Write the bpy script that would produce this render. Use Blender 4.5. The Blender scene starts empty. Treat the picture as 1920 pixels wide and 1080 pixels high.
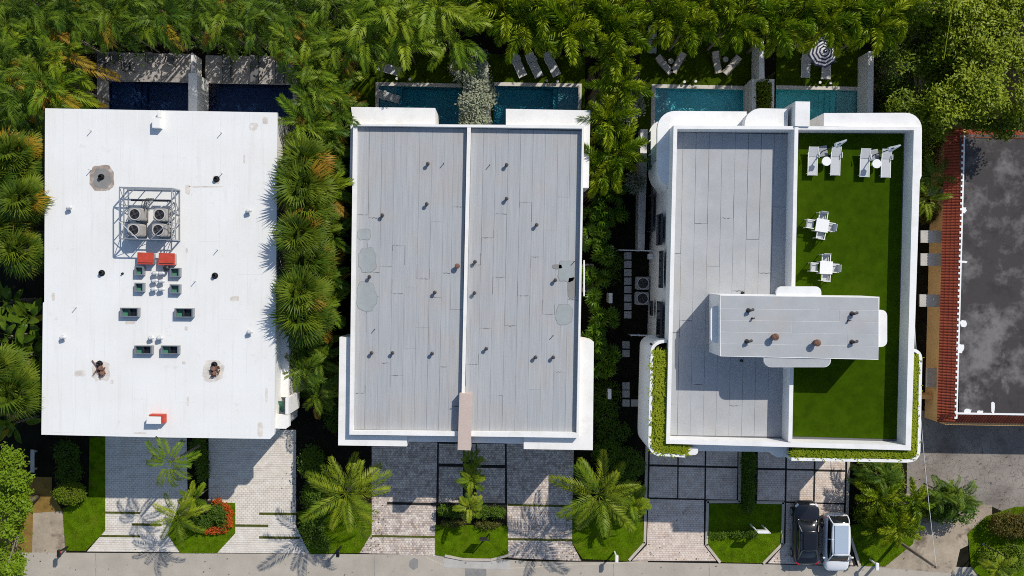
import bpy, math, random
import numpy as np
from mathutils import Vector, Matrix, Euler

random.seed(7); RNG = np.random.default_rng(7)
SC = bpy.context.scene
COL = SC.collection
R = math.radians

# ------------------------------------------------------------------ camera
CAM_H, FPX = 62.0, 1550.0            # drone height (m), focal length in px of a 1920 px wide frame
NADX, NADY, ROLL = 950.0, 512.0, R(1.0)
_f = Vector(((960 - NADX) / FPX, -(540 - NADY) / FPX, -1)).normalized()
_r = Vector((math.cos(ROLL), math.sin(ROLL), 0)); _r = (_r - _f * _r.dot(_f)).normalized()
_u = _r.cross(_f)
CM = Matrix((( _r.x, _u.x, -_f.x), (_r.y, _u.y, -_f.y), (_r.z, _u.z, -_f.z)))
cam = bpy.data.cameras.new('camera'); camo = bpy.data.objects.new('camera', cam); COL.objects.link(camo)
cam.sensor_width = 36.0; cam.lens = FPX / 1920 * 36.0; cam.clip_end = 1000; cam.clip_start = 0.5
camo.matrix_world = Matrix.Translation((0, 0, CAM_H)) @ CM.to_4x4()
SC.camera = camo

# ------------------------------------------------------------------ light
SUN_DIR = Vector((0.757, 0.914, 1.0)).normalized()      # towards the sun
elev = math.asin(SUN_DIR.z); azim = math.atan2(SUN_DIR.x, SUN_DIR.y)
w = bpy.data.worlds.new('World'); SC.world = w; w.use_nodes = True
nt = w.node_tree; bg = nt.nodes['Background']
sky = nt.nodes.new('ShaderNodeTexSky'); sky.sky_type = 'NISHITA'; sky.sun_disc = False
sky.sun_elevation = elev; sky.sun_rotation = azim; sky.air_density = 1.0; sky.dust_density = 0.6
nt.links.new(sky.outputs[0], bg.inputs[0]); bg.inputs[1].default_value = 0.122
sl = bpy.data.lights.new('sun', 'SUN'); sl.energy = 4.15; sl.angle = R(0.53); sl.color = (1.0, 0.945, 0.85)
so = bpy.data.objects.new('sun', sl); COL.objects.link(so)
so.rotation_euler = SUN_DIR.to_track_quat('Z', 'Y').to_euler(); so.location = (30, 40, 60)
vs = SC.view_settings; vs.view_transform = 'Standard'; vs.look = 'None'; vs.exposure = 0.0; vs.gamma = 1.0
SC.render.engine = 'CYCLES'
SC.cycles.use_denoising = False; SC.cycles.filter_width = 1.0; SC.cycles.sample_clamp_indirect = 6.0
SC.cycles.max_bounces = 8; SC.cycles.diffuse_bounces = 3; SC.cycles.transparent_max_bounces = 12
SC.cycles.caustics_reflective = False; SC.cycles.caustics_refractive = False

# ------------------------------------------------------------------ helpers
def P(x, y, z=0.0):
    """the point at height z that stands where the pixel (1920x1080 frame) looks"""
    d = CM @ Vector(((x - 960) / FPX, -(y - 540) / FPX, -1))
    t = (z - CAM_H) / d.z
    return Vector((d.x * t, d.y * t, z))
def PL(pts, z): return [P(x, y, z) for x, y in pts]
ORG = {}
class MB:
    """collects shapes and links them as one mesh object"""
    def __init__(s): s.v = []; s.f = []; s.m = []
    def add(s, vs_, fs, mi=0):
        n = len(s.v); s.v += [tuple(v) for v in vs_]; s.f += [tuple(i + n for i in f) for f in fs]; s.m += [mi] * len(fs); return s
    def prism(s, top, zb, mi=0, bottom=True):
        n = len(top); vs_ = [tuple(p) for p in top] + [(p[0], p[1], zb) for p in top]
        a = sum(top[i][0] * top[(i + 1) % n][1] - top[(i + 1) % n][0] * top[i][1] for i in range(n))
        o = list(range(n)) if a > 0 else list(range(n))[::-1]
        fs = [tuple(o)] + [(o[i], o[i] + n, o[(i + 1) % n] + n, o[(i + 1) % n]) for i in range(n)]
        if bottom: fs.append(tuple(i + n for i in o[::-1]))
        return s.add(vs_, fs, mi)
    def box(s, c, d, rz=0, mi=0, rot=None):
        hx, hy, hz = d[0] / 2, d[1] / 2, d[2] / 2
        M = rot.to_matrix() if rot else Matrix.Rotation(rz, 3, 'Z')
        vs_ = [Vector(c) + M @ Vector((x * hx, y * hy, z * hz)) for z in (-1, 1) for x, y in ((-1, -1), (1, -1), (1, 1), (-1, 1))]
        return s.add(vs_, [(0, 3, 2, 1), (4, 5, 6, 7), (0, 1, 5, 4), (1, 2, 6, 5), (2, 3, 7, 6), (3, 0, 4, 7)], mi)
    def b6(s, x0, x1, y0, y1, z0, z1, mi=0):
        return s.box(((x0 + x1) / 2, (y0 + y1) / 2, (z0 + z1) / 2), (x1 - x0, y1 - y0, z1 - z0), 0, mi)
    def tube(s, pts, r, n=8, mi=0, cap=True):
        pts = [Vector(p) for p in pts]; rs = r if isinstance(r, (list, tuple)) else [r] * len(pts)
        vs_ = []; fs = []
        for i, p in enumerate(pts):
            t = (pts[min(i + 1, len(pts) - 1)] - pts[max(i - 1, 0)]).normalized()
            a = t.orthogonal().normalized() if i == 0 else (a0 - t * a0.dot(t)).normalized()
            a0 = a; b = t.cross(a)
            vs_ += [p + (a * math.cos(k * 2 * math.pi / n) + b * math.sin(k * 2 * math.pi / n)) * rs[i] for k in range(n)]
        for i in range(len(pts) - 1):
            fs += [(i * n + k, i * n + (k + 1) % n, (i + 1) * n + (k + 1) % n, (i + 1) * n + k) for k in range(n)]
        if cap: fs += [tuple(range(n))[::-1], tuple((len(pts) - 1) * n + k for k in range(n))]
        return s.add(vs_, fs, mi)
    def ring(s, c, r0, r1, z0, z1, n=20, mi=0):
        vs_ = []
        for k in range(n):
            a = 2 * math.pi * k / n; ca, sa = math.cos(a), math.sin(a)
            vs_ += [(c[0] + r0 * ca, c[1] + r0 * sa, z0), (c[0] + r1 * ca, c[1] + r1 * sa, z0), (c[0] + r1 * ca, c[1] + r1 * sa, z1), (c[0] + r0 * ca, c[1] + r0 * sa, z1)]
        fs = []
        for k in range(n):
            a, b = 4 * k, 4 * ((k + 1) % n)
            fs += [(a + i, a + (i + 1) % 4, b + (i + 1) % 4, b + i) for i in range(4)]
        return s.add(vs_, [f[::-1] for f in fs], mi)
    def mesh(s, name, mats, off=None, smooth=False):
        me = bpy.data.meshes.new(name)
        vs_ = s.v if off is None else [(v[0] - off[0], v[1] - off[1], v[2] - off[2]) for v in s.v]
        me.from_pydata(vs_, [], s.f)
        for m in (mats if isinstance(mats, (list, tuple)) else [mats]): me.materials.append(m)
        if any(s.m): me.polygons.foreach_set('material_index', s.m)
        if smooth: me.polygons.foreach_set('use_smooth', [True] * len(me.polygons))
        me.update(); return me
    def build(s, name, mats, parent=None, smooth=False, bevel=0, **kw):
        off = ORG.get(parent.name) if parent else None
        o = link(name, s.mesh(name, mats, off, smooth), parent)
        if off is not None: ORG[o.name] = off
        if bevel:
            b = o.modifiers.new('bevel', 'BEVEL'); b.width = bevel; b.segments = 2; b.limit_method = 'ANGLE'; b.angle_limit = R(40)
        if kw: tag(o, **kw)
        return o
def link(name, data, parent=None):
    o = bpy.data.objects.new(name, data); COL.objects.link(o)
    if parent: o.parent = parent
    return o
def tag(o, label=None, cat=None, group=None, kind=None):
    if label: o['label'] = label
    if cat: o['category'] = cat
    if group: o['group'] = group
    if kind: o['kind'] = kind
    return o
def thing(name, label, cat, loc=(0, 0, 0), rz=0, group=None):
    o = link(name, None); o.location = loc; o.rotation_euler = (0, 0, rz); o.empty_display_size = 0.3
    ORG[o.name] = Vector(loc)
    return tag(o, label, cat, group)
def copy_tree(o, parent=None):
    c = o.copy(); COL.objects.link(c); c.parent = parent
    for ch in o.children: copy_tree(ch, c)
    return c
def fast_mesh(name, V, F, mat, smooth=False):
    """V Nx3, F Mx3 or Mx4 arrays"""
    me = bpy.data.meshes.new(name); k = F.shape[1]
    me.vertices.add(len(V)); me.vertices.foreach_set('co', V.astype(np.float32).ravel())
    me.loops.add(F.size); me.loops.foreach_set('vertex_index', F.astype(np.int32).ravel())
    me.polygons.add(len(F)); me.polygons.foreach_set('loop_start', np.arange(0, F.size, k, dtype=np.int32))
    for m in (mat if isinstance(mat, (list, tuple)) else [mat]): me.materials.append(m)
    me.update(calc_edges=True); me.validate()
    return me
ORDS = 'first second third fourth fifth sixth seventh eighth ninth tenth eleventh twelfth thirteenth fourteenth fifteenth sixteenth seventeenth eighteenth'.split()

# ------------------------------------------------------------------ materials
class NT:
    def __init__(s, name):
        s.m = bpy.data.materials.new(name); s.m.use_nodes = True; s.t = s.m.node_tree; s.b = s.t.nodes['Principled BSDF']
    def n(s, ty, **kw):
        x = s.t.nodes.new('ShaderNode' + ty)
        for k, v in kw.items():
            if k in x.inputs: x.inputs[k].default_value = v
            else: setattr(x, k, v)
        return x
    def l(s, a, b): s.t.links.new(a, b)
    def mix(s, fac, a, b, blend='MIX'):
        x = s.n('Mix', data_type='RGBA', blend_type=blend)
        for i, v in ((0, fac), (6, a), (7, b)):
            if hasattr(v, 'links') or hasattr(v, 'is_output'): s.l(v, x.inputs[i])
            else: x.inputs[i].default_value = v if i == 0 else ((*v, 1) if len(v) == 3 else v)
        return x.outputs[2]
    def ramp(s, fac, a, b):
        x = s.n('MapRange'); x.inputs[1].default_value = a; x.inputs[2].default_value = b; s.l(fac, x.inputs[0]); return x.outputs[0]
    def pos(s, scale=(1, 1, 1), rz=0, obj=False):
        c = s.n('TexCoord').outputs['Object'] if obj else s.n('NewGeometry').outputs['Position']
        m = s.n('Mapping'); m.inputs['Scale'].default_value = scale; m.inputs['Rotation'].default_value = (0, 0, rz); s.l(c, m.inputs[0]); return m.outputs[0]
    def noise(s, scale, detail=4, rough=0.6, vec=None):
        x = s.n('TexNoise'); x.inputs['Scale'].default_value = scale; x.inputs['Detail'].default_value = detail; x.inputs['Roughness'].default_value = rough
        s.l(vec if vec is not None else s.pos(), x.inputs['Vector']); return x.outputs['Fac']
    def bump(s, h, st=0.3, d=0.02):
        x = s.n('Bump', Strength=st, Distance=d); s.l(h, x.inputs['Height']); s.l(x.outputs[0], s.b.inputs['Normal'])
    def set(s, col=None, rough=0.6, metal=0, spec=0.4):
        if col is not None:
            if hasattr(col, 'links'): s.l(col, s.b.inputs['Base Color'])
            else: s.b.inputs['Base Color'].default_value = (*col, 1)
        s.b.inputs['Roughness'].default_value = rough; s.b.inputs['Metallic'].default_value = metal
        s.b.inputs['Specular IOR Level'].default_value = spec
        return s.m
def sc(c, k): return tuple(min(1, x * k) for x in c)
def rough_mat(name, col, var=0.25, scale=3.0, rough=0.8, fine=25, bump=0.15, spec=0.3, dirt=None, dirtamt=0.0, dscale=0.35):
    t = NT(name)
    c = t.mix(t.ramp(t.noise(scale, 5), 0.3, 0.7), sc(col, 1 - var), sc(col, 1 + var * 0.6))
    c = t.mix(t.ramp(t.noise(fine, 3), 0.35, 0.65), c, sc(col, 1 + var * .3), 'MIX') if var == 0 else c
    g = t.ramp(t.noise(fine, 3), 0.2, 0.8); c = t.mix(0.22, c, g, 'SOFT_LIGHT')
    if dirt is not None:
        c = t.mix(t.ramp(t.noise(dscale, 7, 0.65), 0.52, 0.52 + 0.35 / max(dirtamt, .01)), c, dirt)
    if bump: t.bump(t.noise(fine, 4), bump, 0.02)
    return t.set(c, rough, 0, spec)
def plain(name, col, rough=0.5, metal=0, spec=0.5, coat=0):
    t = NT(name); m = t.set(col, rough, metal, spec)
    if coat: t.b.inputs['Coat Weight'].default_value = coat; t.b.inputs['Coat Roughness'].default_value = 0.05
    return m
def leaf_mat(name, col, col2, trans=0.16, rough=0.45, rnd=0.9, tip=None):
    """leaf: colour varies from leaf to leaf (object random) and in patches"""
    t = NT(name)
    oi = t.n('ObjectInfo').outputs['Random']
    nz = t.ramp(t.noise(1.3, 3), 0.3, 0.7)
    a = t.n('Math', operation='ADD'); t.l(oi, a.inputs[0]); t.l(nz, a.inputs[1])
    c = t.mix(t.ramp(a.outputs[0], 0.2, 1.7), col, col2)
    fz = t.ramp(t.noise(9, 2), 0.25, 0.75)
    c = t.mix(fz, t.mix(0.35, c, (0.01, 0.025, 0.004)), c)
    t.set(c, rough + .02, 0, 0.16)
    tr = t.n('BsdfTranslucent'); cc = t.mix(0.35, c, (0.30, 0.42, 0.01), 'MIX'); t.l(cc, tr.inputs[0])
    mx = t.n('MixShader'); mx.inputs[0].default_value = trans
    t.l(t.b.outputs[0], mx.inputs[1]); t.l(tr.outputs[0], mx.inputs[2])
    t.l(mx.outputs[0], t.t.nodes['Material Output'].inputs[0])
    return t.m
def paver_mat(name, c1, c2, mortar, bw, bh, msize=0.012, rz=0, var=0.5, off=0.5, stain=0.3):
    t = NT(name); v = t.pos((1, 1, 1), rz)
    b = t.n('TexBrick'); t.l(v, b.inputs['Vector']); b.offset = off
    b.inputs['Color1'].default_value = (*c1, 1); b.inputs['Color2'].default_value = (*c2, 1); b.inputs['Mortar'].default_value = (*mortar, 1)
    b.inputs['Scale'].default_value = 1.0; b.inputs['Mortar Size'].default_value = msize; b.inputs['Brick Width'].default_value = bw; b.inputs['Row Height'].default_value = bh
    b.inputs['Bias'].default_value = 0.0; b.inputs['Mortar Smooth'].default_value = 0.2
    n = t.ramp(t.noise(1.6, 5, 0.65), 0.3, 0.7)
    c = t.mix(stain, b.outputs['Color'], n, 'OVERLAY')
    c = t.mix(0.3, c, t.ramp(t.noise(14, 3), 0.2, 0.8), 'SOFT_LIGHT')
    inv = t.n('Math', operation='SUBTRACT'); inv.inputs[0].default_value = 1; t.l(b.outputs['Fac'], inv.inputs[1])
    t.bump(inv.outputs[0], 0.5, 0.01)
    return t.set(c, 0.8, 0, 0.25)
def felt_mat(name, col, axis='y'):
    """granulated roofing felt, weathering streaks along the sheet, tone varies from sheet to sheet"""
    t = NT(name); s = (9, 0.35, 1) if axis == 'y' else (0.35, 9, 1)
    st = t.ramp(t.noise(1.0, 4, 0.7, t.pos(s)), 0.3, 0.72)
    c = t.mix(st, sc(col, 0.86), sc(col, 1.07))
    s2 = (26, 0.12, 1) if axis == 'y' else (0.12, 26, 1)
    c = t.mix(t.ramp(t.noise(1.0, 3, 0.6, t.pos(s2)), 0.60, 0.74), c, sc(col, 0.66))
    oi = t.n('ObjectInfo').outputs['Random']; c = t.mix(oi, t.mix(0.0, c, c), t.mix(1.0, c, (0.96, 0.96, 0.965), 'MULTIPLY'))
    big = t.ramp(t.noise(0.35, 6, 0.62), 0.45, 0.75); c = t.mix(big, c, t.mix(1.0, c, (1.04, 0.97, 0.90), 'MULTIPLY'))
    c = t.mix(0.3, c, t.ramp(t.noise(30, 3), 0.25, 0.75), 'SOFT_LIGHT')
    t.bump(t.noise(40, 3), 0.25, 0.01)
    return t.set(c, 0.92, 0, 0.15)
def water_mat(name, tint, strength=0.25, scale=3.2):
    """clear tinted pool water with small ripples: what lies below shows through it"""
    t = NT(name); tr = t.n('BsdfTransparent'); tr.inputs[0].default_value = (*tint, 1)
    gl = t.n('BsdfGlossy'); gl.inputs['Roughness'].default_value = 0.04
    fr = t.n('Fresnel'); fr.inputs[0].default_value = 1.33
    bp = t.n('Bump', Strength=strength, Distance=0.1); t.l(t.noise(scale, 3), bp.inputs['Height'])
    t.l(bp.outputs[0], gl.inputs['Normal']); t.l(bp.outputs[0], fr.inputs['Normal'])
    mx = t.n('MixShader'); t.l(fr.outputs[0], mx.inputs[0]); t.l(tr.outputs[0], mx.inputs[1]); t.l(gl.outputs[0], mx.inputs[2])
    t.l(mx.outputs[0], t.t.nodes['Material Output'].inputs[0]); return t.m

M = {}
M['soil'] = rough_mat('dark_soil', (0.014, 0.013, 0.008), 0.5, 1.2, 0.95, 12, 0.5, 0.08)  # soil, darkened further so its colour carries the black shade between plants
M['road'] = rough_mat('street_asphalt', (0.43, 0.385, 0.325), 0.12, 0.6, 0.9, 18, 0.2, dirt=(0.30, 0.275, 0.24), dirtamt=1.0)
M['sand'] = rough_mat('sandy_drive', (0.40, 0.33, 0.25), 0.3, 0.5, 0.95, 6, 0.4, dirt=(0.15, 0.115, 0.085), dirtamt=3.0, dscale=0.55)
M['drygrass'] = rough_mat('dry_grass', (0.25, 0.15, 0.035), 0.45, 1.0, 0.95, 9, 0.5, dirt=(0.13, 0.12, 0.02), dirtamt=1.5, dscale=1.0)
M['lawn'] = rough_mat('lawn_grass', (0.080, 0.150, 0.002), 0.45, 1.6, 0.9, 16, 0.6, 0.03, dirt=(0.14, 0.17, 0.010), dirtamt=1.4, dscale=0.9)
M['lawnd'] = rough_mat('shade_toned_lawn', (0.045, 0.075, 0.003), 0.4, 1.2, 0.9, 14, 0.6, 0.03)  # darker copy of the lawn green: the back gardens' shade is in its colour
M['turf'] = rough_mat('artificial_turf', (0.034, 0.070, 0.0015), 0.25, 1.6, 0.9, 26, 0.5, 0.02, dirt=(0.055, 0.085, 0.004), dirtamt=0.9, dscale=0.5)
M['strip'] = rough_mat('grass_joint', (0.085, 0.095, 0.020), 0.4, 3, 0.95, 16, 0.5, 0.05)
M['joint'] = plain('dark_joint', (0.012, 0.012, 0.011), 0.9)
M['stucco'] = rough_mat('white_stucco', (0.80, 0.785, 0.755), 0.06, 0.8, 0.75, 14, 0.05, dirt=(0.62, 0.585, 0.53), dirtamt=0.9, dscale=0.9)
M['stuccog'] = rough_mat('cool_white_stucco', (0.79, 0.785, 0.77), 0.06, 0.8, 0.7, 14, 0.05, dirt=(0.63, 0.60, 0.56), dirtamt=0.9, dscale=1.0)
M['pink'] = rough_mat('pink_stucco', (0.52, 0.42, 0.37), 0.06, 0.8, 0.8, 14, 0.05)
M['beige'] = rough_mat('beige_stucco', (0.50, 0.46, 0.41), 0.08, 0.8, 0.85, 14, 0.05)
M['orange'] = rough_mat('orange_stucco', (0.70, 0.42, 0.17), 0.10, 0.9, 0.85, 14, 0.05)
M['felt'] = felt_mat('grey_felt', (0.40, 0.413, 0.428), 'y')
M['feltp'] = rough_mat('plain_grey_felt', (0.40, 0.41, 0.422), 0.09, 0.7, 0.92, 26, 0.2, 0.15, dirt=(0.40, 0.375, 0.345), dirtamt=0.9, dscale=0.5)
M['feltx'] = felt_mat('grey_felt_crosswise', (0.475, 0.49, 0.50), 'x')
M['bitumen'] = plain('dark_bitumen', (0.13, 0.13, 0.135), 0.9)
M['patch'] = rough_mat('felt_patch', (0.315, 0.345, 0.35), 0.08, 2, 0.9, 20, 0.1)
M['patchd'] = rough_mat('dark_felt_patch', (0.25, 0.245, 0.235), 0.15, 2, 0.9, 20, 0.1)
M['stain'] = rough_mat('rusty_stain', (0.36, 0.29, 0.24), 0.35, 3, 0.9, 14, 0.2, dirt=(0.60, 0.55, 0.50), dirtamt=2, dscale=2.0)
M['wroof'] = None
M['metal'] = plain('galvanised_metal', (0.42, 0.44, 0.46), 0.45, 0.6)
M['vent'] = plain('weathered_vent_metal', (0.060, 0.052, 0.055), 0.6, 0.2)
M['ventg'] = plain('pale_vent_metal', (0.62, 0.62, 0.62), 0.5, 0.1)
M['rust'] = rough_mat('rusty_iron', (0.19, 0.10, 0.07), 0.5, 6, 0.9, 30, 0.3)
M['black'] = plain('black_plastic', (0.015, 0.015, 0.016), 0.45)
M['dark'] = plain('dark_metal', (0.045, 0.045, 0.05), 0.45, 0.3)
M['acbody'] = rough_mat('condenser_paint', (0.33, 0.315, 0.295), 0.1, 4, 0.6, 20, 0.0)
M['acpan'] = plain('condenser_panel', (0.48, 0.46, 0.44), 0.5)
M['red'] = rough_mat('faded_red_paint', (0.52, 0.065, 0.040), 0.18, 3, 0.7, 16, 0.05)
M['gglass'] = plain('green_glass', (0.07, 0.24, 0.15), 0.2, 0, 0.5)
M['glass'] = plain('dark_window_glass', (0.012, 0.016, 0.02), 0.08, 0, 0.6)
M['alu'] = plain('grey_aluminium', (0.30, 0.32, 0.34), 0.4, 0.5)
M['white'] = plain('white_paint', (0.80, 0.80, 0.79), 0.45)
M['sling'] = rough_mat('grey_sling_fabric', (0.52, 0.53, 0.54), 0.05, 6, 0.8, 60, 0.1)
M['cush'] = rough_mat('charcoal_cushion', (0.14, 0.145, 0.15), 0.1, 6, 0.9, 60, 0.1)
M['cushl'] = rough_mat('taupe_cushion', (0.48, 0.45, 0.41), 0.1, 6, 0.9, 60, 0.1)
M['concrete'] = rough_mat('pale_concrete', (0.46, 0.44, 0.41), 0.12, 1.2, 0.9, 16, 0.15)
M['coping'] = rough_mat('pool_coping_stone', (0.60, 0.565, 0.52), 0.1, 1.5, 0.85, 16, 0.1)
M['deck'] = paver_mat('stone_deck', (0.36, 0.33, 0.31), (0.40, 0.37, 0.35), (0.26, 0.24, 0.22), 0.6, 0.3, 0.01)
M['kerb'] = rough_mat('kerb_concrete', (0.50, 0.44, 0.36), 0.12, 1.2, 0.9, 16, 0.15)
M['paverL'] = paver_mat('cream_pavers', (0.74, 0.68, 0.60), (0.67, 0.615, 0.55), (0.46, 0.42, 0.38), 0.30, 0.165, 0.016, 0, off=0.5, stain=0.2)
M['paverM'] = paver_mat('tumbled_pavers', (0.72, 0.62, 0.53), (0.42, 0.355, 0.32), (0.24, 0.20, 0.175), 0.205, 0.165, 0.013, 0, off=0.5, stain=0.35)
M['paverR'] = paver_mat('pinkish_pavers', (0.74, 0.61, 0.51), (0.60, 0.505, 0.44), (0.42, 0.355, 0.31), 0.22, 0.16, 0.015, 0, off=0.5, stain=0.25)
M['bark'] = rough_mat('palm_bark', (0.20, 0.17, 0.13), 0.3, 5, 0.95, 20, 0.5)
M['wood'] = rough_mat('weathered_wood', (0.26, 0.20, 0.15), 0.3, 4, 0.9, 20, 0.3)
M['areca'] = leaf_mat('areca_leaf', (0.034, 0.092, 0.006), (0.165, 0.235, 0.012))
M['arecab'] = leaf_mat('bright_areca_leaf', (0.085, 0.18, 0.006), (0.27, 0.335, 0.014))
M['dry'] = leaf_mat('yellowed_leaf', (0.40, 0.30, 0.02), (0.36, 0.17, 0.02), 0.25)
M['fan'] = leaf_mat('fan_palm_leaf', (0.032, 0.085, 0.008), (0.19, 0.245, 0.018), 0.20)
M['fox'] = leaf_mat('foxtail_leaf', (0.11, 0.225, 0.006), (0.40, 0.47, 0.016))
M['coco'] = leaf_mat('coconut_leaf', (0.09, 0.165, 0.007), (0.30, 0.345, 0.016))
M['banana'] = leaf_mat('paddle_leaf', (0.050, 0.125, 0.007), (0.16, 0.235, 0.014), 0.35, 0.35)
M['schef'] = leaf_mat('umbrella_leaf', (0.040, 0.12, 0.008), (0.11, 0.19, 0.012), 0.25, 0.35)
M['tree'] = leaf_mat('tree_leaf', (0.10, 0.165, 0.010), (0.36, 0.42, 0.025), 0.25)
M['treeb'] = leaf_mat('bright_tree_leaf', (0.12, 0.22, 0.008), (0.24, 0.34, 0.014), 0.25)
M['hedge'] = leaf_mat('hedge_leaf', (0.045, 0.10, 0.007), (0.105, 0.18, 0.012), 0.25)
M['bush'] = leaf_mat('clipped_bush_leaf', (0.10, 0.165, 0.007), (0.19, 0.25, 0.013), 0.3)
M['brush'] = leaf_mat('bronze_shrub_leaf', (0.130, 0.085, 0.016), (0.100, 0.120, 0.020), 0.25)
M['silver'] = leaf_mat('silver_leaf', (0.26, 0.30, 0.19), (0.48, 0.49, 0.36), 0.2, 0.7)
M['gblade'] = leaf_mat('grass_blade', (0.26, 0.36, 0.012), (0.50, 0.55, 0.04), 0.4)
M['flower'] = leaf_mat('orange_flower', (0.45, 0.065, 0.010), (0.55, 0.11, 0.012), 0.2)
def white_roof():
    t = NT('white_roof_membrane')
    c = t.mix(t.ramp(t.noise(0.30, 6, 0.6), 0.35, 0.75), (0.79, 0.79, 0.775), (0.745, 0.735, 0.705))
    # lapped seams of the membrane: faint dirt lines every 0.95 m
    s = t.n('SeparateXYZ'); t.l(t.pos(), s.inputs[0])
    m1 = t.n('Math', operation='MODULO'); m1.inputs[1].default_value = 0.95
    ad = t.n('Math', operation='ADD'); ad.inputs[1].default_value = 100.0; t.l(s.outputs[0], ad.inputs[0]); t.l(ad.outputs[0], m1.inputs[0])
    ln = t.n('Math', operation='LESS_THAN'); ln.inputs[1].default_value = 0.03; t.l(m1.outputs[0], ln.inputs[0])
    pr = t.n('Math', operation='MULTIPLY'); t.l(ln.outputs[0], pr.inputs[0]); t.l(t.ramp(t.noise(0.5, 3), 0.35, 0.8), pr.inputs[1])
    c = t.mix(pr.outputs[0], c, (0.66, 0.64, 0.61))
    c = t.mix(t.ramp(t.noise(1.6, 7, 0.7), 0.60, 0.95), c, (0.56, 0.52, 0.46))
    c = t.mix(t.ramp(t.noise(1.0, 4, 0.6, t.pos((3, 0.25, 1))), 0.55, 0.85), c, (0.70, 0.685, 0.655))
    t.bump(t.noise(3, 3), 0.05, 0.02)
    return t.set(c, 0.55, 0, 0.3)
M['wroof'] = white_roof()
def lot_mat():
    t = NT('cracked_asphalt')
    c = t.mix(t.ramp(t.noise(0.5, 6), 0.3, 0.7), (0.21, 0.185, 0.165), (0.30, 0.27, 0.24))
    v = t.n('TexVoronoi', feature='DISTANCE_TO_EDGE'); v.inputs['Scale'].default_value = 1.7
    nz = t.n('TexNoise'); nz.inputs['Scale'].default_value = 1.2; nz.inputs['Detail'].default_value = 4; t.l(t.pos(), nz.inputs['Vector'])
    mv = t.mix(0.8, t.pos(), nz.outputs['Color'], 'ADD'); t.l(mv, v.inputs['Vector'])
    k = t.ramp(v.outputs[0], 0.035, 0.0); c = t.mix(k, c, (0.15, 0.13, 0.115)); c = t.mix(t.ramp(t.noise(0.35, 6, 0.65), 0.5, 0.75), c, (0.115, 0.10, 0.09))
    c = t.mix(0.35, c, t.ramp(t.noise(12, 4), 0.2, 0.8), 'SOFT_LIGHT')
    return t.set(c, 0.95, 0, 0.2)
M['lot'] = lot_mat()
def oldroof_mat():
    t = NT('stained_flat_roof')
    c = t.mix(t.ramp(t.noise(0.28, 9, 0.68), 0.48, 0.62), (0.052, 0.047, 0.048), (0.17, 0.162, 0.162))
    c = t.mix(t.ramp(t.noise(0.75, 9, 0.72), 0.52, 0.68), c, (0.034, 0.031, 0.032))
    c = t.mix(t.ramp(t.noise(0.55, 9, 0.75, t.pos((1, .5, 1), .6)), 0.58, 0.78), c, (0.25, 0.24, 0.24))
    c = t.mix(t.ramp(t.noise(5.0, 6, 0.7), 0.66, 0.80), c, (0.40, 0.38, 0.36))
    t.bump(t.noise(8, 4), 0.2, 0.02)
    return t.set(c, 0.85, 0, 0.25)
M['oldroof'] = oldroof_mat()
def tile_mat():
    t = NT('red_clay_tile'); oi = t.n('ObjectInfo').outputs['Random']
    c = t.mix(oi, (0.22, 0.042, 0.020), (0.30, 0.065, 0.030))
    c = t.mix(t.ramp(t.noise(2.0, 5), 0.4, 0.8), c, (0.20, 0.05, 0.032))
    return t.set(c, 0.8, 0, 0.25)
M['tile'] = tile_mat()

# ------------------------------------------------------------------ pools decide the holes in the ground
# name, px rectangle of the water (x0,y0,x1,y1) at ground level
def wrect(x0, y0, x1, y1, z=0.0):
    a, b = P(x0, y0, z), P(x1, y1, z); return (min(a.x, b.x), max(a.x, b.x), min(a.y, b.y), max(a.y, b.y))
POOLS = [wrect(205, 152, 352, 262), wrect(392, 156, 548, 262), wrect(711, 161, 864, 258), wrect(926, 161, 1082, 258),
         wrect(1229, 165, 1394, 262), wrect(1455, 167, 1613, 262)]
def holed_sheet(x0, x1, y0, y1, z, holes):
    xs = sorted({x0, x1, *[h[i] for h in holes for i in (0, 1)]}); ys = sorted({y0, y1, *[h[i] for h in holes for i in (2, 3)]})
    mb = MB(); idx = {}
    for i, x in enumerate(xs):
        for j, y in enumerate(ys): idx[i, j] = len(mb.v); mb.v.append((x, y, z))
    for i in range(len(xs) - 1):
        for j in range(len(ys) - 1):
            cx, cy = (xs[i] + xs[i + 1]) / 2, (ys[j] + ys[j + 1]) / 2
            if any(h[0] < cx < h[1] and h[2] < cy < h[3] for h in holes): continue
            mb.f.append((idx[i, j], idx[i + 1, j], idx[i + 1, j + 1], idx[i, j + 1])); mb.m.append(0)
    return mb
holed_sheet(-260, 260, -220, 260, 0.0, POOLS).build('ground', M['soil'], kind='structure')
def sheet(name, pts, z, m, parent=None, **kw):
    return MB().prism(PL(pts, z), z - 0.03 if z > .035 else 0.001, bottom=False).build(name, m, parent, **kw)
def lawn(name, pts, z, m): return sheet(name, pts, z, m, kind='structure')

sheet('road', [(-900, 1036), (60, 1036), (830, 1040), (1000, 1053), (1200, 1054), (1700, 1062), (2900, 1075), (2900, 2000), (-900, 2000)], 0.012, M['road'], kind='structure')
lawn('sand_verge', [(60, 950), (118, 958), (124, 1036), (60, 1040)], 0.010, M['sand'])
lawn('dry_lawn', [(-60, 890), (97, 895), (97, 925), (117, 958), (62, 962), (60, 1036), (-60, 1036)], 0.016, M['drygrass'])
lawn('front_lawn', [(117, 954), (150, 940), (166, 930), (168, 820), (197, 820), (197, 995), (160, 1033), (123, 1032)], 0.060, M['lawn'])
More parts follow.
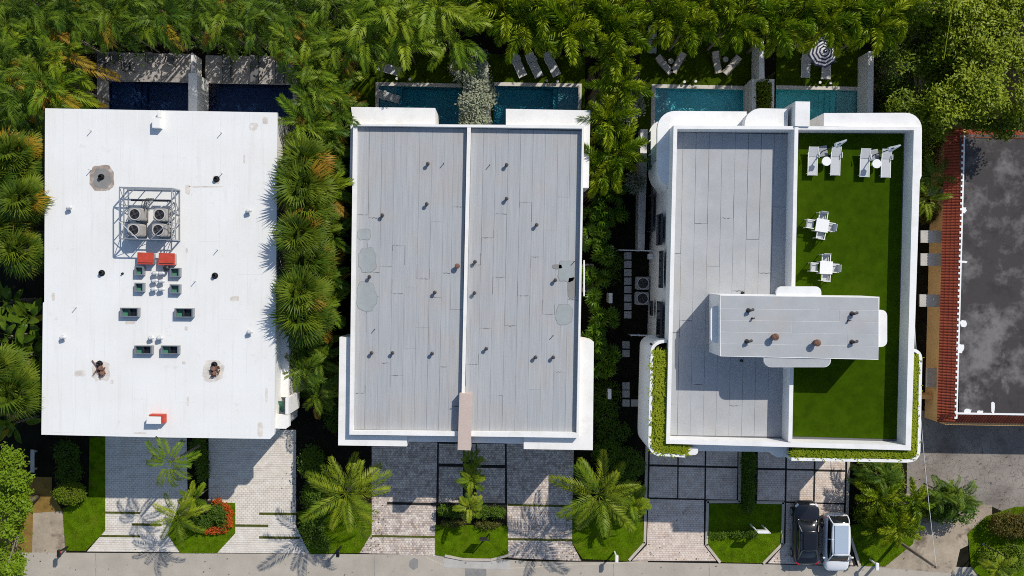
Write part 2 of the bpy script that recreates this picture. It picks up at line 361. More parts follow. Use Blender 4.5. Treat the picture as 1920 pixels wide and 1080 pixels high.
# cream paver drive of the white-roofed house, its grass joints laid in the paving
drv = sheet('driveway', [(197, 806), (555, 806), (555, 986), (580, 1038), (163, 1034), (197, 995)], 0.035, M['paverL'], kind='structure')
for a in [(197, 959, 263, 963), (247, 981, 302, 985.5), (185, 1003, 263, 1007), (486, 961, 555, 965.5), (440, 983, 503, 987.5), (486, 1005.5, 562, 1010)]:
    sheet('grass_strip', [(a[0], a[1]), (a[2], a[1] + .8), (a[2], a[3] + .8), (a[0], a[3])], 0.045, M['strip'], drv)
bed = lawn('planting_bed', [(350, 820), (391, 820), (391, 935), (372, 960), (352, 940)], 0.050, M['soil'])
lawn('island_lawn', [(388, 942), (441, 943), (441, 1000), (407, 1037), (338, 1037), (314, 1002), (330, 960), (352, 930)], 0.062, M['lawn'])
# tumbled paver drives of the middle house
lawn('garden_lawn', [(556, 960), (600, 950), (697, 945), (697, 1000), (674, 1037), (580, 1038)], 0.050, M['lawn'])
d2 = sheet('driveway', [(697, 826), (820, 828), (816, 1042), (674, 1037), (697, 1000)], 0.036, M['paverM'], kind='structure')
sheet('grass_strip', [(697, 1003), (816, 1005), (816, 1009), (697, 1007)], 0.046, M['strip'], d2)
sheet('grass_strip', [(726, 941), (822, 943), (822, 948), (726, 946)], 0.046, M['joint'], d2)
d3 = sheet('driveway', [(950, 830), (1076, 832), (1073, 1020), (1090, 1052), (952, 1046)], 0.036, M['paverM'], kind='structure')
sheet('grass_strip', [(952, 945), (1073, 947), (1073, 951), (952, 949)], 0.046, M['strip'], d3)
sheet('grass_strip', [(952, 1009), (1073, 1011), (1073, 1015), (952, 1013)], 0.046, M['strip'], d3)
court = sheet('entry_court', [(816, 828), (954, 830), (952, 950), (818, 948)], 0.020, M['joint'], kind='structure')
for q in [(823, 832, 868, 869), (894, 832, 947, 871), (823, 875, 868, 942), (894, 877, 947, 943), (870, 832, 892, 862)]:
    sheet('paver_panel', [(q[0], q[1]), (q[2], q[1] + .6), (q[2] - .5, q[3] + .6), (q[0] - .5, q[3])], 0.050, M['paverM'], court)
lawn('sign_lawn', [(816, 984), (952, 986), (953, 1046), (900, 1047), (836, 1044), (816, 1040)], 0.064, M['lawn'])
lawn('palm_lawn', [(1073, 935), (1206, 975), (1206, 1020), (1178, 1052), (1092, 1048), (1073, 1018)], 0.060, M['lawn'])
k0 = MB()
for a, b in zip([(834, 1042), (868, 1049), (920, 1050), (955, 1041)], [(868, 1049), (920, 1050), (955, 1041)]):
    p, q = P(*a, 0.1), P(*b, 0.1); d = (q - p); n_ = Vector((-d.y, d.x, 0)).normalized() * .09
    k0.prism([p - n_, q - n_, q + n_, p + n_], 0.013)
k0.build('kerb', M['kerb'], kind='structure')
sheet('concrete_apron', [(830, 1048), (955, 1052), (955, 1068), (833, 1064)], 0.022, M['concrete'], kind='structure')
ln = MB()
for a, b in [((796, 1044), (834, 1061)), ((950, 1066), (1060, 1060)), ((1060, 1060), (1215, 1053))]:
    p, q = P(*a, 0.020), P(*b, 0.020); d = (q - p); n_ = Vector((-d.y, d.x, 0)).normalized() * .06
    ln.prism([p - n_, q - n_, q + n_, p + n_], 0.013)
ln.build('road_line', M['kerb'], kind='structure')
ck = MB(); rc = random.Random(12)
for x_, y0_, y1_ in ((575, 1040, 1110), (702, 1042, 1120), (834, 1050, 1064), (996, 1054, 1120), (1150, 1054, 1120), (1330, 1058, 1120), (180, 1038, 1120), (1480, 1060, 1120)):
    for k in range(6):
        a_, b2_ = P(x_ + rc.uniform(-.8, .8), y0_ + (y1_ - y0_) * k / 6, .0165), P(x_ + rc.uniform(-.8, .8), y0_ + (y1_ - y0_) * (k + 1) / 6, .0165); ck.prism([a_ + Vector((-.018, 0, 0)), b2_ + Vector((-.018, 0, 0)), b2_ + Vector((.018, 0, 0)), a_ + Vector((.018, 0, 0))], .0125)
ck.build('road_joint', M['patchd'], kind='structure')
sheet('road_patch', [(872, 1066), (912, 1067), (912, 1110), (872, 1110)], 0.018, M['patchd'], kind='structure')
sheet('road_patch', [(768, 1052), (776, 1046), (784, 1049), (784, 1064), (775, 1069), (767, 1062)], 0.018, M['patchd'], kind='structure')
# panelled paver drives of the terrace house: real dark joints between the panels
d4 = sheet('driveway', [(1213, 838), (1392, 842), (1390, 940), (1326, 940), (1322, 1020), (1345, 1054), (1185, 1052), (1212, 1020)], 0.020, M['joint'], kind='structure')
d5 = sheet('driveway', [(1418, 842), (1596, 848), (1590, 985), (1604, 1062), (1436, 1058), (1470, 1018), (1472, 945), (1418, 940)], 0.020, M['joint'], kind='structure')
def panels(par, polys):
    for q in polys: sheet('paver_panel', q, 0.048, M['paverR'], par)
panels(d4, [[(1219, 836), (1270, 837), (1270, 871.5), (1218, 870.5)], [(1273, 837), (1321.5, 838), (1321, 873), (1272.5, 872)], [(1324.5, 838), (1383, 840), (1382.5, 874.5), (1324, 873.5)],
            [(1218, 874.5), (1270, 875.5), (1269.5, 933.5), (1216.5, 932.5)], [(1272.5, 876), (1321, 877), (1320.5, 935), (1272, 934)], [(1324, 877), (1382.5, 878.5), (1381.5, 937), (1323.5, 936)],
            [(1216, 936), (1320, 938), (1319.5, 1021), (1343, 1052), (1185, 1051), (1213, 1022)]])
panels(d5, [[(1421, 842), (1472.5, 843), (1472, 878), (1421, 877)], [(1476, 844), (1526, 845), (1525.5, 879.5), (1475.5, 878.5)], [(1529.5, 846), (1585, 847), (1584.5, 881.5), (1529, 880)],
            [(1421, 881), (1472, 882), (1471, 939), (1420, 938)], [(1475.5, 882), (1525.5, 883), (1524, 941), (1474.5, 940)], [(1529, 884), (1584.5, 885), (1583, 943), (1527.5, 942)],
            [(1474, 943.5), (1582, 946.5), (1581, 1000), (1600, 1060), (1440, 1056), (1473, 1018)]])
def border(name, pts, wd, z=0.11, m='kerb'):
    mb = MB()
    for a, b in zip(pts, pts[1:]):
        p, q = P(*a, z), P(*b, z); d = (q - p); n_ = Vector((-d.y, d.x, 0)).normalized() * wd / 2; e = d.normalized() * (wd * .2)
        mb.prism([p - n_ - e, q - n_ + e, q + n_ + e, p + n_ - e], 0.001)
    return mb.build(name, M[m], kind='structure')
border('kerb', [(1213, 838), (1209, 1018), (1180, 1050)], .20)
border('kerb', [(1388, 842), (1387, 941), (1327, 941), (1325, 1022), (1350, 1054)], .20)
border('kerb', [(1420, 942), (1469, 943), (1467, 1020), (1432, 1056)], .20)
border('kerb', [(1592, 848), (1588, 985), (1612, 1060)], .20)
lawn('house_lawn', [(1329, 944), (1467, 945), (1465, 1020), (1430, 1056), (1352, 1054), (1328, 1020)], 0.062, M['lawn'])
lawn('pole_lawn', [(1592, 985), (1720, 965), (1712, 1020), (1660, 1062), (1614, 1061)], 0.058, M['lawn'])
lawn('parking_lot', [(1702, 770), (1780, 770), (3000, 770), (3000, 1010), (1930, 980), (1860, 950), (1700, 930)], 0.010, M['lot'])
lawn('sandy_drive', [(1650, 1064), (1712, 1020), (1720, 960), (1690, 940), (1700, 925), (1860, 948), (1860, 1000), (1800, 1030), (1790, 1075)], 0.018, M['sand'])
lawn('island_verge', [(1815, 1000), (1850, 968), (1905, 950), (2100, 950), (2100, 1100), (1850, 1100), (1820, 1060)], 0.060, M['lawn'])
# back gardens
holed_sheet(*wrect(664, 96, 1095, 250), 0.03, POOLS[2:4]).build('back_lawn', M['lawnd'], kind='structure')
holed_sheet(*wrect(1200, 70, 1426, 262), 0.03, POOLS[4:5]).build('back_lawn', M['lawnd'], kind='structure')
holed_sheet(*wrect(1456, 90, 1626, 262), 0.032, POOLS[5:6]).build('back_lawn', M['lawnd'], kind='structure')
holed_sheet(*wrect(183, 98, 357, 262), 0.05, POOLS[0:1]).build('pool_deck', M['deck'], kind='structure')
holed_sheet(*wrect(386, 104, 556, 262), 0.05, POOLS[1:2]).build('pool_deck', M['deck'], kind='structure')
path = sheet('garden_path', [(1160, 470), (1216, 470), (1210, 800), (1150, 800)], 0.02, M['soil'], kind='structure')
ymin = 473
for k in range(8):
    y = 473 + 15.8 * k; sheet('stepping_stone', [(1170.5, y), (1184, y + .2), (1184, y + 13.4), (1170, y + 13.2)], 0.07, M['concrete'], path)
for k, (x, y) in enumerate([(1167, 640), (1167, 656), (1167, 717), (1167, 732), (1167, 749), (1183, 749), (1199, 750)]):
    sheet('stepping_stone', [(x, y), (x + 13.5, y + .2), (x + 13.5, y + 13.4), (x, y + 13.2)], 0.07, M['concrete'], path)
bp_ = sheet('garden_path', [(1212, 44), (1234, 44), (1234, 100), (1212, 100)], 0.036, M['soil'], kind='structure')
for k in range(4): sheet('stepping_stone', [(1216, 50 + 13 * k), (1231, 50 + 13 * k), (1231, 61 + 13 * k), (1216, 61 + 13 * k)], 0.075, M['concrete'], bp_)

# ------------------------------------------------------------------ pools
def pool(label, k, floor, tint, ledge=None, cop=(0.28, 0.28, 0.28), steps=None, depth=1.25):
    x0, x1, y0, y1 = POOLS[k]
    t = thing('swimming_pool', label, 'pool', ((x0 + x1) / 2, (y0 + y1) / 2, 0))
    fm = rough_mat('pool_finish', floor, 0.18, 1.2, 0.8, 9, 0.0); wm = water_mat('pool_water', tint)
    b = MB(); zb = -depth
    b.add([(x0, y0, zb), (x1, y0, zb), (x1, y1, zb), (x0, y1, zb)], [(0, 1, 2, 3)])
    e = .1
    b.b6(x0 - .1, x0, y0 - .1, y1 + .1, zb, -.002); b.b6(x1, x1 + .1, y0 - .1, y1 + .1, zb, -.002); b.b6(x0, x1, y0 - .1, y0, zb, -.002); b.b6(x0, x1, y1, y1 + .1, zb, -.002)
    b.build('basin', fm, t)
    MB().add([(x0, y0, -.10), (x1, y0, -.10), (x1, y1, -.10), (x0, y1, -.10)], [(0, 1, 2, 3)]).build('water', wm, t)
    if ledge:      # shallow shelf with steps down from it
        a, c, nst = ledge
        xa, xb = (x0 + .005, P(a, 0, 0).x) if c == 'w' else (P(a, 0, 0).x, x1 - .005)
        MB().b6(xa, xb, y0 + .005, y1 - .005, zb + .01, -.38).build('tanning_ledge', rough_mat('ledge_finish', (floor[0] * .4 + .34, floor[1] * .4 + .34, floor[2] * .4 + .36) if floor[1] > .2 else sc(floor, 1.3), 0.1, 1.2, 0.8, 9, 0), t)
        for i in range(nst):
            if c == 'w': MB().b6(xb + .002 + i * .35, xb + .002 + (i + 1) * .35, y0 + .005, y1 - .005, zb + .01, -.62 - .25 * i).build('step', fm, t)
            else: MB().b6(xa - .002 - (i + 1) * .35, xa - .002 - i * .35, y0 + .005, y1 - .005, zb + .01, -.62 - .25 * i).build('step', fm, t)
    wl, wn, wr = cop
    if wn: MB().b6(x0 - wl, x1 + wr, y1 - .002, y1 + wn, -.05, .075).build('coping', M['coping'], t, bevel=.01)
    if wl: MB().b6(x0 - wl, x0 - .002, y0, y1 - .003, -.05, .07).build('coping', M['coping'], t, bevel=.01)
    if wr: MB().b6(x1 + .002, x1 + wr, y0, y1 - .003, -.05, .07).build('coping', M['coping'], t, bevel=.01)
    return t
NAVY = (0.05, 0.09, 0.19)
pool('navy pool behind the white roofed house, left of the dividing wall', 0, NAVY, (0.55, 0.68, 0.82), (250, 'w', 2), (.0, .02, .0))
pool('navy pool behind the white roofed house, right of the dividing wall', 1, NAVY, (0.55, 0.68, 0.82), None, (.0, .02, .0))
pool('dark teal pool with a white lounger standing on its shelf', 2, (0.11, 0.48, 0.58), (0.60, 0.90, 0.94), (745, 'w', 1), (.27, .27, .0))
pool('dark teal pool right of the silver leaved hedge', 3, (0.11, 0.48, 0.58), (0.60, 0.90, 0.94), (1050, 'e', 1), (.0, .27, .27))
pool('turquoise pool behind the terrace house, left of the planter box', 4, (0.30, 0.86, 0.92), (0.76, 0.97, 0.98), (1257, 'w', 2), (.3, .27, .35))
pool('turquoise pool behind the terrace house, right of the planter box', 5, (0.28, 0.86, 0.86), (0.76, 0.97, 0.97), (1577, 'e', 3), (.0, .27, .27))

# ------------------------------------------------------------------ building helpers
def inset(poly, d):
    n = len(poly); c = sum((Vector(p) for p in poly), Vector()) / n
    return [Vector(p) + Vector(((c.x - p[0]), (c.y - p[1]), 0)).normalized() * d * 1.3 for p in poly]
def ringwall(outer, inner, zt, zb):
    n = len(outer); mb = MB()
    V = [(p[0], p[1], zt) for p in outer] + [(p[0], p[1], zt) for p in inner] + [(p[0], p[1], zb) for p in outer] + [(p[0], p[1], zb) for p in inner]
    F = []
    for i in range(n):
        j = (i + 1) % n
        F += [(i, j, n + j, n + i), (j, i, 2 * n + i, 2 * n + j), (n + i, n + j, 3 * n + j, 3 * n + i), (2 * n + i, 3 * n + i, 3 * n + j, 2 * n + j)]
    return mb.add(V, F)
def roundrect(x0, y0, x1, y1, r, corners='abcd', n=7):
    """px outline with rounded corners: a top-left, b top-right, c bottom-right, d bottom-left"""
    out = []
    for key, cx, cy, a0, px, py in (('a', x0 + r, y0 + r, 180, x0, y0), ('b', x1 - r, y0 + r, 270, x1, y0), ('c', x1 - r, y1 - r, 0, x1, y1), ('d', x0 + r, y1 - r, 90, x0, y1)):
        if key in corners: out += [(cx + r * math.cos(R(a0 + 90 * k / n)), cy + r * math.sin(R(a0 + 90 * k / n))) for k in range(n + 1)]
        else: out.append((px, py))
    return out
_vm = {}
def vent(par, x, y, z, kind='elbow', h=0.38, r=0.09, m='vent', rz=0.6):
    """roof vent: 'pipe' plain stub, 'cap' stub with hat, 'elbow' gooseneck, 'thin' mast"""
    key = (kind, h, r, m)
    if key not in _vm:
        b = MB()
        if kind == 'thin': b.tube([(0, 0, 0), (0, 0, h)], r, 6)
        elif kind == 'pipe': b.tube([(0, 0, 0), (0, 0, h)], r, 12, cap=False); b.tube([(0, 0, h - .15), (0, 0, h - .12)], r * .98, 12); b.ring((0, 0), r * .8, r, h - .1, h + .005, 12); b.ring((0, 0), r, r * 1.7, 0, .02, 12)
        elif kind == 'cap': b.tube([(0, 0, 0), (0, 0, h * .8)], r, 12); b.tube([(0, 0, h * .72), (0, 0, h * .9), (0, 0, h)], [r * 1.5, r * 1.5, r * .7], 12)
        else: b.tube([(0, 0, 0), (0, 0, h * .75), (r * .8, 0, h), (r * 2.4, 0, h * .98), (r * 2.7, 0, h * .8)], [r, r, r, r, r * 1.1], 10); b.ring((0, 0), r, r * 1.8, 0, .02, 12)
        _vm[key] = b.mesh('vent_pipe', M[m], smooth=False)
    o = link('vent_pipe', _vm[key], par); p = P(x, y, z); o.location = p - ORG[par.name]; o.rotation_euler = (0, 0, rz)
    return o
def felt_sheets(par, xs_top, xs_bot, yt, yb, z, cuts, m='felt', gap=0.016, name='roofing_sheet'):
    """strips of felt between the seam lines (px), each strip cut in lengths, laid 8 mm proud"""
    sm = MB(); rs_ = random.Random(len(xs_top) * 7 + int(z * 10))
    for i in range(len(xs_top) - 1):
        cs = [0] + sorted(cuts[i % len(cuts)]) + [1]
        for j in range(len(cs) - 1):
            q = []
            for u, v in ((0, cs[j]), (1, cs[j]), (1, cs[j + 1]), (0, cs[j + 1])):
                xt = xs_top[i + u]; xb = xs_bot[i + u]; ya = yt[0] + (yt[1] - yt[0]) * (xt - xs_top[0]) / (xs_top[-1] - xs_top[0]); yc = yb[0] + (yb[1] - yb[0]) * (xb - xs_bot[0]) / (xs_bot[-1] - xs_bot[0])
                q.append(P(xt + (xb - xt) * v, ya + (yc - ya) * v, z + .008 + .003 * ((i + j) % 2)))
            g = gap * random.choice((.25, .3, .4, .6, .9, 1.5)); c = sum(q, Vector()) / 4
            q = [Vector((p.x + math.copysign(g / 2, c.x - p.x), p.y + math.copysign(g / 2, c.y - p.y), p.z)) for p in q]
            MB().prism(q, z + .001, bottom=False).build(name, M[m], par)
            if name == 'roofing_sheet' and j and rs_.random() < .8:
                a, b = q[0], q[1]; u0, u1 = rs_.uniform(0, .35), rs_.uniform(.6, 1); n_ = 5
                for k in range(n_):
                    if rs_.random() < .2: continue
                    p0, p1 = a.lerp(b, u0 + (u1 - u0) * k / n_), a.lerp(b, u0 + (u1 - u0) * (k + 1) / n_); d0, d1 = rs_.uniform(-.03, .03), rs_.uniform(.008, .024)
                    sm.add([(p0.x, p0.y + d0 - d1, z + .013), (p1.x, p1.y + d0 - d1, z + .013), (p1.x, p1.y + d0 + d1, z + .013), (p0.x, p0.y + d0 + d1, z + .013)], [(0, 1, 2, 3)])
                for k in range(rs_.choice((0, 0, 1, 2))):
                    p0 = q[rs_.choice((0, 1))]; ll = rs_.uniform(.3, 1.6); d1 = rs_.uniform(.008, .02); sg = rs_.choice((-1, 1))
                    sm.add([(p0.x - d1, p0.y, z + .0135), (p0.x + d1, p0.y, z + .0135), (p0.x + d1, p0.y + sg * ll, z + .0135), (p0.x - d1, p0.y + sg * ll, z + .0135)], [(0, 1, 2, 3)] if sg > 0 else [(3, 2, 1, 0)])
    if sm.v: o = sm.build('sealant_line', M['bitumen'], par); o['kind'] = 'stuff'

# ------------------------------------------------------------------ white roofed house (left)
ZL = 6.6
wh = thing('white_house', 'flat house with a bright white roof carrying skylights and a caged air conditioner', 'house', P(300, 512, 0))
oL = [(84.5, 203), (297, 207), (298, 208.5), (300, 207), (520, 211), (517.5, 560), (514, 815), (506.5, 823), (296, 820), (293, 817), (290, 820), (77.5, 815), (80.5, 568), (83, 566)]
pL = PL(oL, ZL)
MB().prism(pL, ZL - .3).build('roof', M['wroof'], wh)
MB().prism([Vector((p.x, p.y, ZL - .301)) for p in inset(pL, .12)], 0).build('wall', M['stucco'], wh)
ob = PL([(84.5, 203), (520, 211), (514, 823), (77.5, 815)], ZL + .03)
xt = [104 + 38.5 * k for k in range(11)]; xb = [98.5 + 38.3 * k for k in range(11)]
xt[-1], xb[-1] = 499, 493
# raised boxes on the roof edge
MB().prism(PL([(285, 220), (300, 220.4), (300, 240), (285, 239.6)], ZL + .45), ZL).build('roof_box', M['stucco'], wh, bevel=.02)
MB().prism(PL([(295, 206.5), (300, 206.5), (300, 219.8), (295, 219.8)], ZL + .4), ZL).build('roof_box', M['stucco'], wh, bevel=.02)
hb = MB().prism(PL([(275, 781), (301, 781.5), (301, 795), (274, 795)], ZL + .55), ZL).build('roof_box', M['stucco'], wh, bevel=.015)
MB().prism(PL([(279, 777.5), (307, 778), (307, 794), (302.5, 794), (302.5, 780.5), (279, 780)], ZL + .5), ZL + .02).build('flashing', M['red'], hb)
# lower balcony on the east side
zb_ = 6.0
MB().prism(PL([(506, 590), (541.5, 592), (541, 745), (506, 744)], 4.6), 0.0).build('side_wing', M['stucco'], wh)
bal = MB().prism(PL([(506, 778), (541, 779), (541.5, 800), (536, 804), (506, 803)], zb_), zb_ - .5).build('balcony', M['stucco'], wh)
MB().prism(PL([(512, 745.5), (541, 746), (541, 777), (512, 776)], 3.2), 0.0).build('balcony_floor', M['dark'], bal)
MB().add(PL([(514, 752), (533, 752)], 5.4) + PL([(533, 773), (514, 773)], 4.6), [(0, 1, 2, 3)]).build('glass_panel', M['gglass'], bal)
MB().prism(PL([(535, 746), (541, 746.3), (541, 777.5), (535, 777)], zb_ - .05), 3.0).build('column', M['stucco'], bal)
def skylight(x0, y0, x1, y1):
    q = PL([(x0, y0), (x1, y0 + .3), (x1 - .2, y1 + .3), (x0 - .2, y1)], ZL + .34); i = [Vector(p) for p in inset(q, .085)]
    f = ringwall(q, i, ZL + .34, ZL + .001).build('skylight', M['alu'], wh)
    MB().prism([Vector((p.x, p.y, ZL + .03)) for p in i], ZL + .002).build('pane', M['gglass'], f)
    a, b = i[0], i[1]; c = (i[2] + i[3]) / 2; mid = (Vector(i[0]) + Vector(i[1])) / 2
    x_ = i[0].x + (i[1].x - i[0].x) * .45
    if x1 - x0 > 25: MB().b6(x_, x_ + .05, i[3].y + .003, i[0].y - .003, ZL + .031, ZL + .28).build('mullion', M['dark'], f); MB().b6(x_ + .055, i[1].x - .004, i[3].y + .004, i[0].y - .004, ZL + .05, ZL + .06).build('pane', M['glass'], f)
for q in [(252, 499, 269, 516), (252, 530, 269, 547), (318, 502, 337, 519), (318, 533, 337, 550), (225, 577, 259.5, 594), (327, 578, 362, 595), (251.5, 648, 285, 664), (301.5, 648, 335, 664)]: skylight(*q)
# rusty scars round the drains, laid on the membrane
def blotch(par, x, y, rx, ry, z, m, name='roof_stain', n=22, seed=0, wob=.14):
    rn = random.Random(seed); pts = []
    for k in range(n):
        a = 2 * math.pi * k / n; s = 1 + rn.uniform(-wob, wob); e = 0.62
        ca, sa = math.cos(a), math.sin(a)
        pts.append((x + rx * s * math.copysign(abs(ca) ** e, ca), y + ry * s * math.copysign(abs(sa) ** e, sa)))
    return MB().prism(PL(pts, z + .006), z + .0005, bottom=False).build(name, M[m], par)
blotch(wh, 191, 334, 23, 24, ZL, 'stain', seed=1, wob=.06); blotch(wh, 191, 335, 16, 18, ZL + .006, 'patchd', seed=2, wob=.08).name = 'roof_stain'
M['palestain'] = rough_mat('faint_roof_stain', (0.66, 0.61, 0.55), 0.2, 2.0, 0.9, 12, 0.0, dirt=(0.77, 0.75, 0.72), dirtamt=1.5, dscale=3)
blotch(wh, 190, 697, 17, 18, ZL, 'palestain', seed=3); blotch(wh, 400, 696, 21, 19, ZL, 'palestain', seed=4)
for (x, y, a, b) in [(405, 337, 7, 8), (385, 350, 30, 1.6), (244, 604, 9, 4), (475, 237, 8, 7), (497, 226, 5, 7), (488, 805, 5, 14), (500, 740, 2.5, 14), (352, 355, 5, 9), (100, 556, 3, 8), (458, 298, 2, 8), (350, 470, 2, 5), (349, 616, 3, 4), (210, 716, 3, 4), (345, 680, 4, 3), (352, 752, 2, 9), (262, 812, 12, 1.5), (150, 700, 10, 6), (440, 560, 9, 5)]: blotch(wh, x, y, a, b, ZL, 'palestain', seed=int(x))
for x, y in [(172, 245), (416, 249), (171, 319), (417, 325), (409, 468), (367, 527), (144, 576)]: vent(wh, x, y, ZL, 'thin', .42, .025, 'ventg')
for x, y in [(130, 391), (465, 397), (118, 633), (467, 623), (283, 634)]: vent(wh, x, y, ZL, 'elbow', .34, .10, 'ventg', 0.2)
for x, y in [(290, 513), (302, 513), (289, 527), (302, 528), (288, 543), (302, 543), (299, 634)]: vent(wh, x, y, ZL, 'elbow', .36, .11, 'ventg', 0.15)
for x, y in [(190, 332), (406, 336), (191, 512), (403, 517), (187, 682), (402, 684)]: vent(wh, x, y, ZL, 'pipe', .22, .13, 'black')
vent(wh, 230, 513, ZL, 'pipe', .15, .05, 'black'); vent(wh, 316, 503, ZL, 'cap', .5, .13, 'black')
def debris(x, y, seed):
    rn = random.Random(seed); t = MB()
    for k in range(16):
        a = P(x + rn.uniform(-9, 9), y + rn.uniform(-9, 9), ZL + .04); c = a + Vector((rn.uniform(-.4, .4), rn.uniform(-.4, .4), rn.uniform(0, .15)))
        t.tube([a, c], rn.uniform(.02, .05), 5)
    t.tube([P(x, y - 4, ZL), P(x, y - 4, ZL + .25)], .16, 10); t.tube([P(x + 2, y + 5, ZL), P(x + 2, y + 5, ZL + .3)], .14, 10)
    return t.build('drain_screen', M['rust'], wh)
debris(189, 694, 5); debris(400, 695, 6)
# a pair of red hatches
for lab, q in (('left', (257.5, 473, 288, 474, 288, 496, 256.5, 495.5)), ('right', (297.5, 474, 327.5, 475, 327.5, 497.5, 296.5, 497))):
    p = PL([(q[0], q[1]), (q[2], q[3]), (q[4], q[5]), (q[6], q[7])], ZL + .5)
    t = thing('roof_hatch', f'faded red roof hatch on the white roof, {lab} one of the pair', 'hatch', P(q[0], q[1], ZL), group='red roof hatches')
    MB().prism([Vector((v.x, v.y, ZL + .44)) for v in inset(p, .06)], ZL + .001).build('curb', M['metal'], t)
    l_ = MB().prism(p, ZL + .441).build('lid', M['red'], t, bevel=.015)
    c = sum(p, Vector()) / 4; MB().box((c.x, c.y - .28, ZL + .515), (.95, .03, .025)).build('handle', M['dark'], l_)
felt_sheets(wh, xt, xb, (207, 213), (811, 817), ZL - .006, [[.34], [.6], [.22, .8], [.47], [.7], [.31], [.55, .9], [.4], [.18, .64], [.5]], 'wroof', gap=.02, name='membrane_sheet')
# steel cage
NWb, NEb, SEb, SWb = P(242, 355, ZL), P(337.5, 357, ZL), P(337.5, 451, ZL), P(242, 449, ZL)
cg = thing('steel_cage', 'open steel pipe cage around four condensers on the white roof', 'cage', (NWb + SEb) / 2)
HC = 1.35; cor = [NWb, NEb, SEb, SWb]
for i in range(4):
    a, b = cor[i], cor[(i + 1) % 4]
    for k in range(3 if i % 2 == 0 else 3): 
        if k: p = a.lerp(b, k / 3); MB().box((p.x, p.y, ZL + HC / 2), (.05, .05, HC)).build('post', M['metal'], cg)
    MB().box((a.x, a.y, ZL + HC / 2), (.08, .08, HC)).build('post', M['metal'], cg)
    for z in (ZL + .06, ZL + .75, ZL + HC + .02):
        d = b - a; MB().box(((a.x + b.x) / 2, (a.y + b.y) / 2, z), (d.length - .085, .06, .06), math.atan2(d.y, d.x)).build('rail', M['metal'], cg)
for a, b in ((NWb, SWb), (NEb, SEb), (SWb, SEb)):
    d = b - a; m_ = a.lerp(b, .5)
    MB().tube([a + Vector((0, 0, HC)), a.lerp(b, .48) + Vector((0, 0, .1))], .025, 6).build('brace', M['metal'], cg)
    MB().tube([b + Vector((0, 0, HC)), a.lerp(b, .52) + Vector((0, 0, .1))], .025, 6).build('brace', M['metal'], cg)
t_ = Vector((0, 0, HC + .055))
for a, b in ((NWb.lerp(NEb, .32), NWb.lerp(SWb, .33)), (NWb.lerp(SWb, .66), SWb.lerp(SEb, .35)), (NEb.lerp(SEb, .62), SWb.lerp(SEb, .6))):
    MB().tube([a + t_, b + t_], .03, 6).build('brace', M['metal'], cg)
def condenser(label, loc, rz=0, w_=.82, h=.95, group=None, stand=0.25):
    t = thing('condenser', label, 'air conditioner', loc, rz, group); t.rotation_euler = (0, 0, 0)
    o = Vector(loc); M3 = Matrix.Rotation(rz, 3, 'Z')
    body = roundrect(-w_ / 2, -w_ / 2, w_ / 2, w_ / 2, .14, n=3)
    MB().prism([o + Vector((x, y, stand + h)) for x, y in body], o.z + stand).build('casing', M['acbody'], t)
    for k in range(7):      # louvres
        zz = o.z + stand + .1 + k * (h - .2) / 6
        MB().prism([o + Vector((x * 1.025, y * 1.025, zz + .03 - o.z)) for x, y in body], zz).build('louvre', M['acpan'], t)
    MB().ring((o.x, o.y), w_ * .40, w_ * .47, o.z + stand + h + .001, o.z + stand + h + .06, 24).build('fan_ring', M['acpan'], t)
    MB().tube([o + Vector((0, 0, stand + h + .002)), o + Vector((0, 0, stand + h + .012))], w_ * .39, 24).build('fan_well', M['black'], t)
    f = MB()
    for k in range(4):
        a = k * math.pi / 2 + .5; c, s = math.cos(a), math.sin(a); z0 = o.z + stand + h
        f.add([(o.x + .05 * c, o.y + .05 * s, z0 + .02), (o.x + w_ * .34 * math.cos(a - .28), o.y + w_ * .34 * math.sin(a - .28), z0 + .02), (o.x + w_ * .34 * math.cos(a + .28), o.y + w_ * .34 * math.sin(a + .28), z0 + .045)], [(0, 1, 2)])
    f.tube([o + Vector((0, 0, stand + h + .015)), o + Vector((0, 0, stand + h + .06))], .085, 10); f.build('fan', M['vent'], t)
    if stand > .05:
        for sx in (-1, 1): MB().b6(o.x + sx * .33 - .03, o.x + sx * .33 + .03, o.y - .45, o.y + .45, o.z, o.z + stand).build('stand', M['dark'], t)
    return t
for lab, x, y in (('back left', 263, 401), ('back right', 308.5, 402), ('front left', 261, 430), ('front right', 306, 430)):
    condenser(f'round fan air conditioner inside the roof cage, {lab} of the four', P(x + 5, y + 3, ZL), group='condensers in the roof cage')
pipes = thing('pipe_rack', 'tangle of dark refrigerant pipes at the right side of the roof cage', 'pipes', P(330, 405, ZL))
rn = random.Random(4)
for k in range(9):
    a = P(326 + rn.uniform(-2, 7), 378 + k * 8, ZL + .05); MB().tube([a, a + Vector((rn.uniform(-.2, .2), rn.uniform(-.3, .3), .5)), a + Vector((rn.uniform(-.7, .1), rn.uniform(-.5, .3), .75))], .025, 5).build('pipe', M['vent' if k % 3 else 'ventg'], pipes)
for k in range(5):
    a = P(276 + k * 3, 372, ZL + .05); MB().tube([a, a + Vector((0, -.2, .7)), a + Vector((rn.uniform(-.2, .2), -.9, .8))], .025, 5).build('pipe', M['dark'], pipes)
d = NEb - NWb
for f_ in (.18, .62): MB().box(tuple(NWb.lerp(NEb, f_ + .1) + Vector((0, -.75, .45))), (1.2, .12, .12)).build('header', M['dark'], pipes)

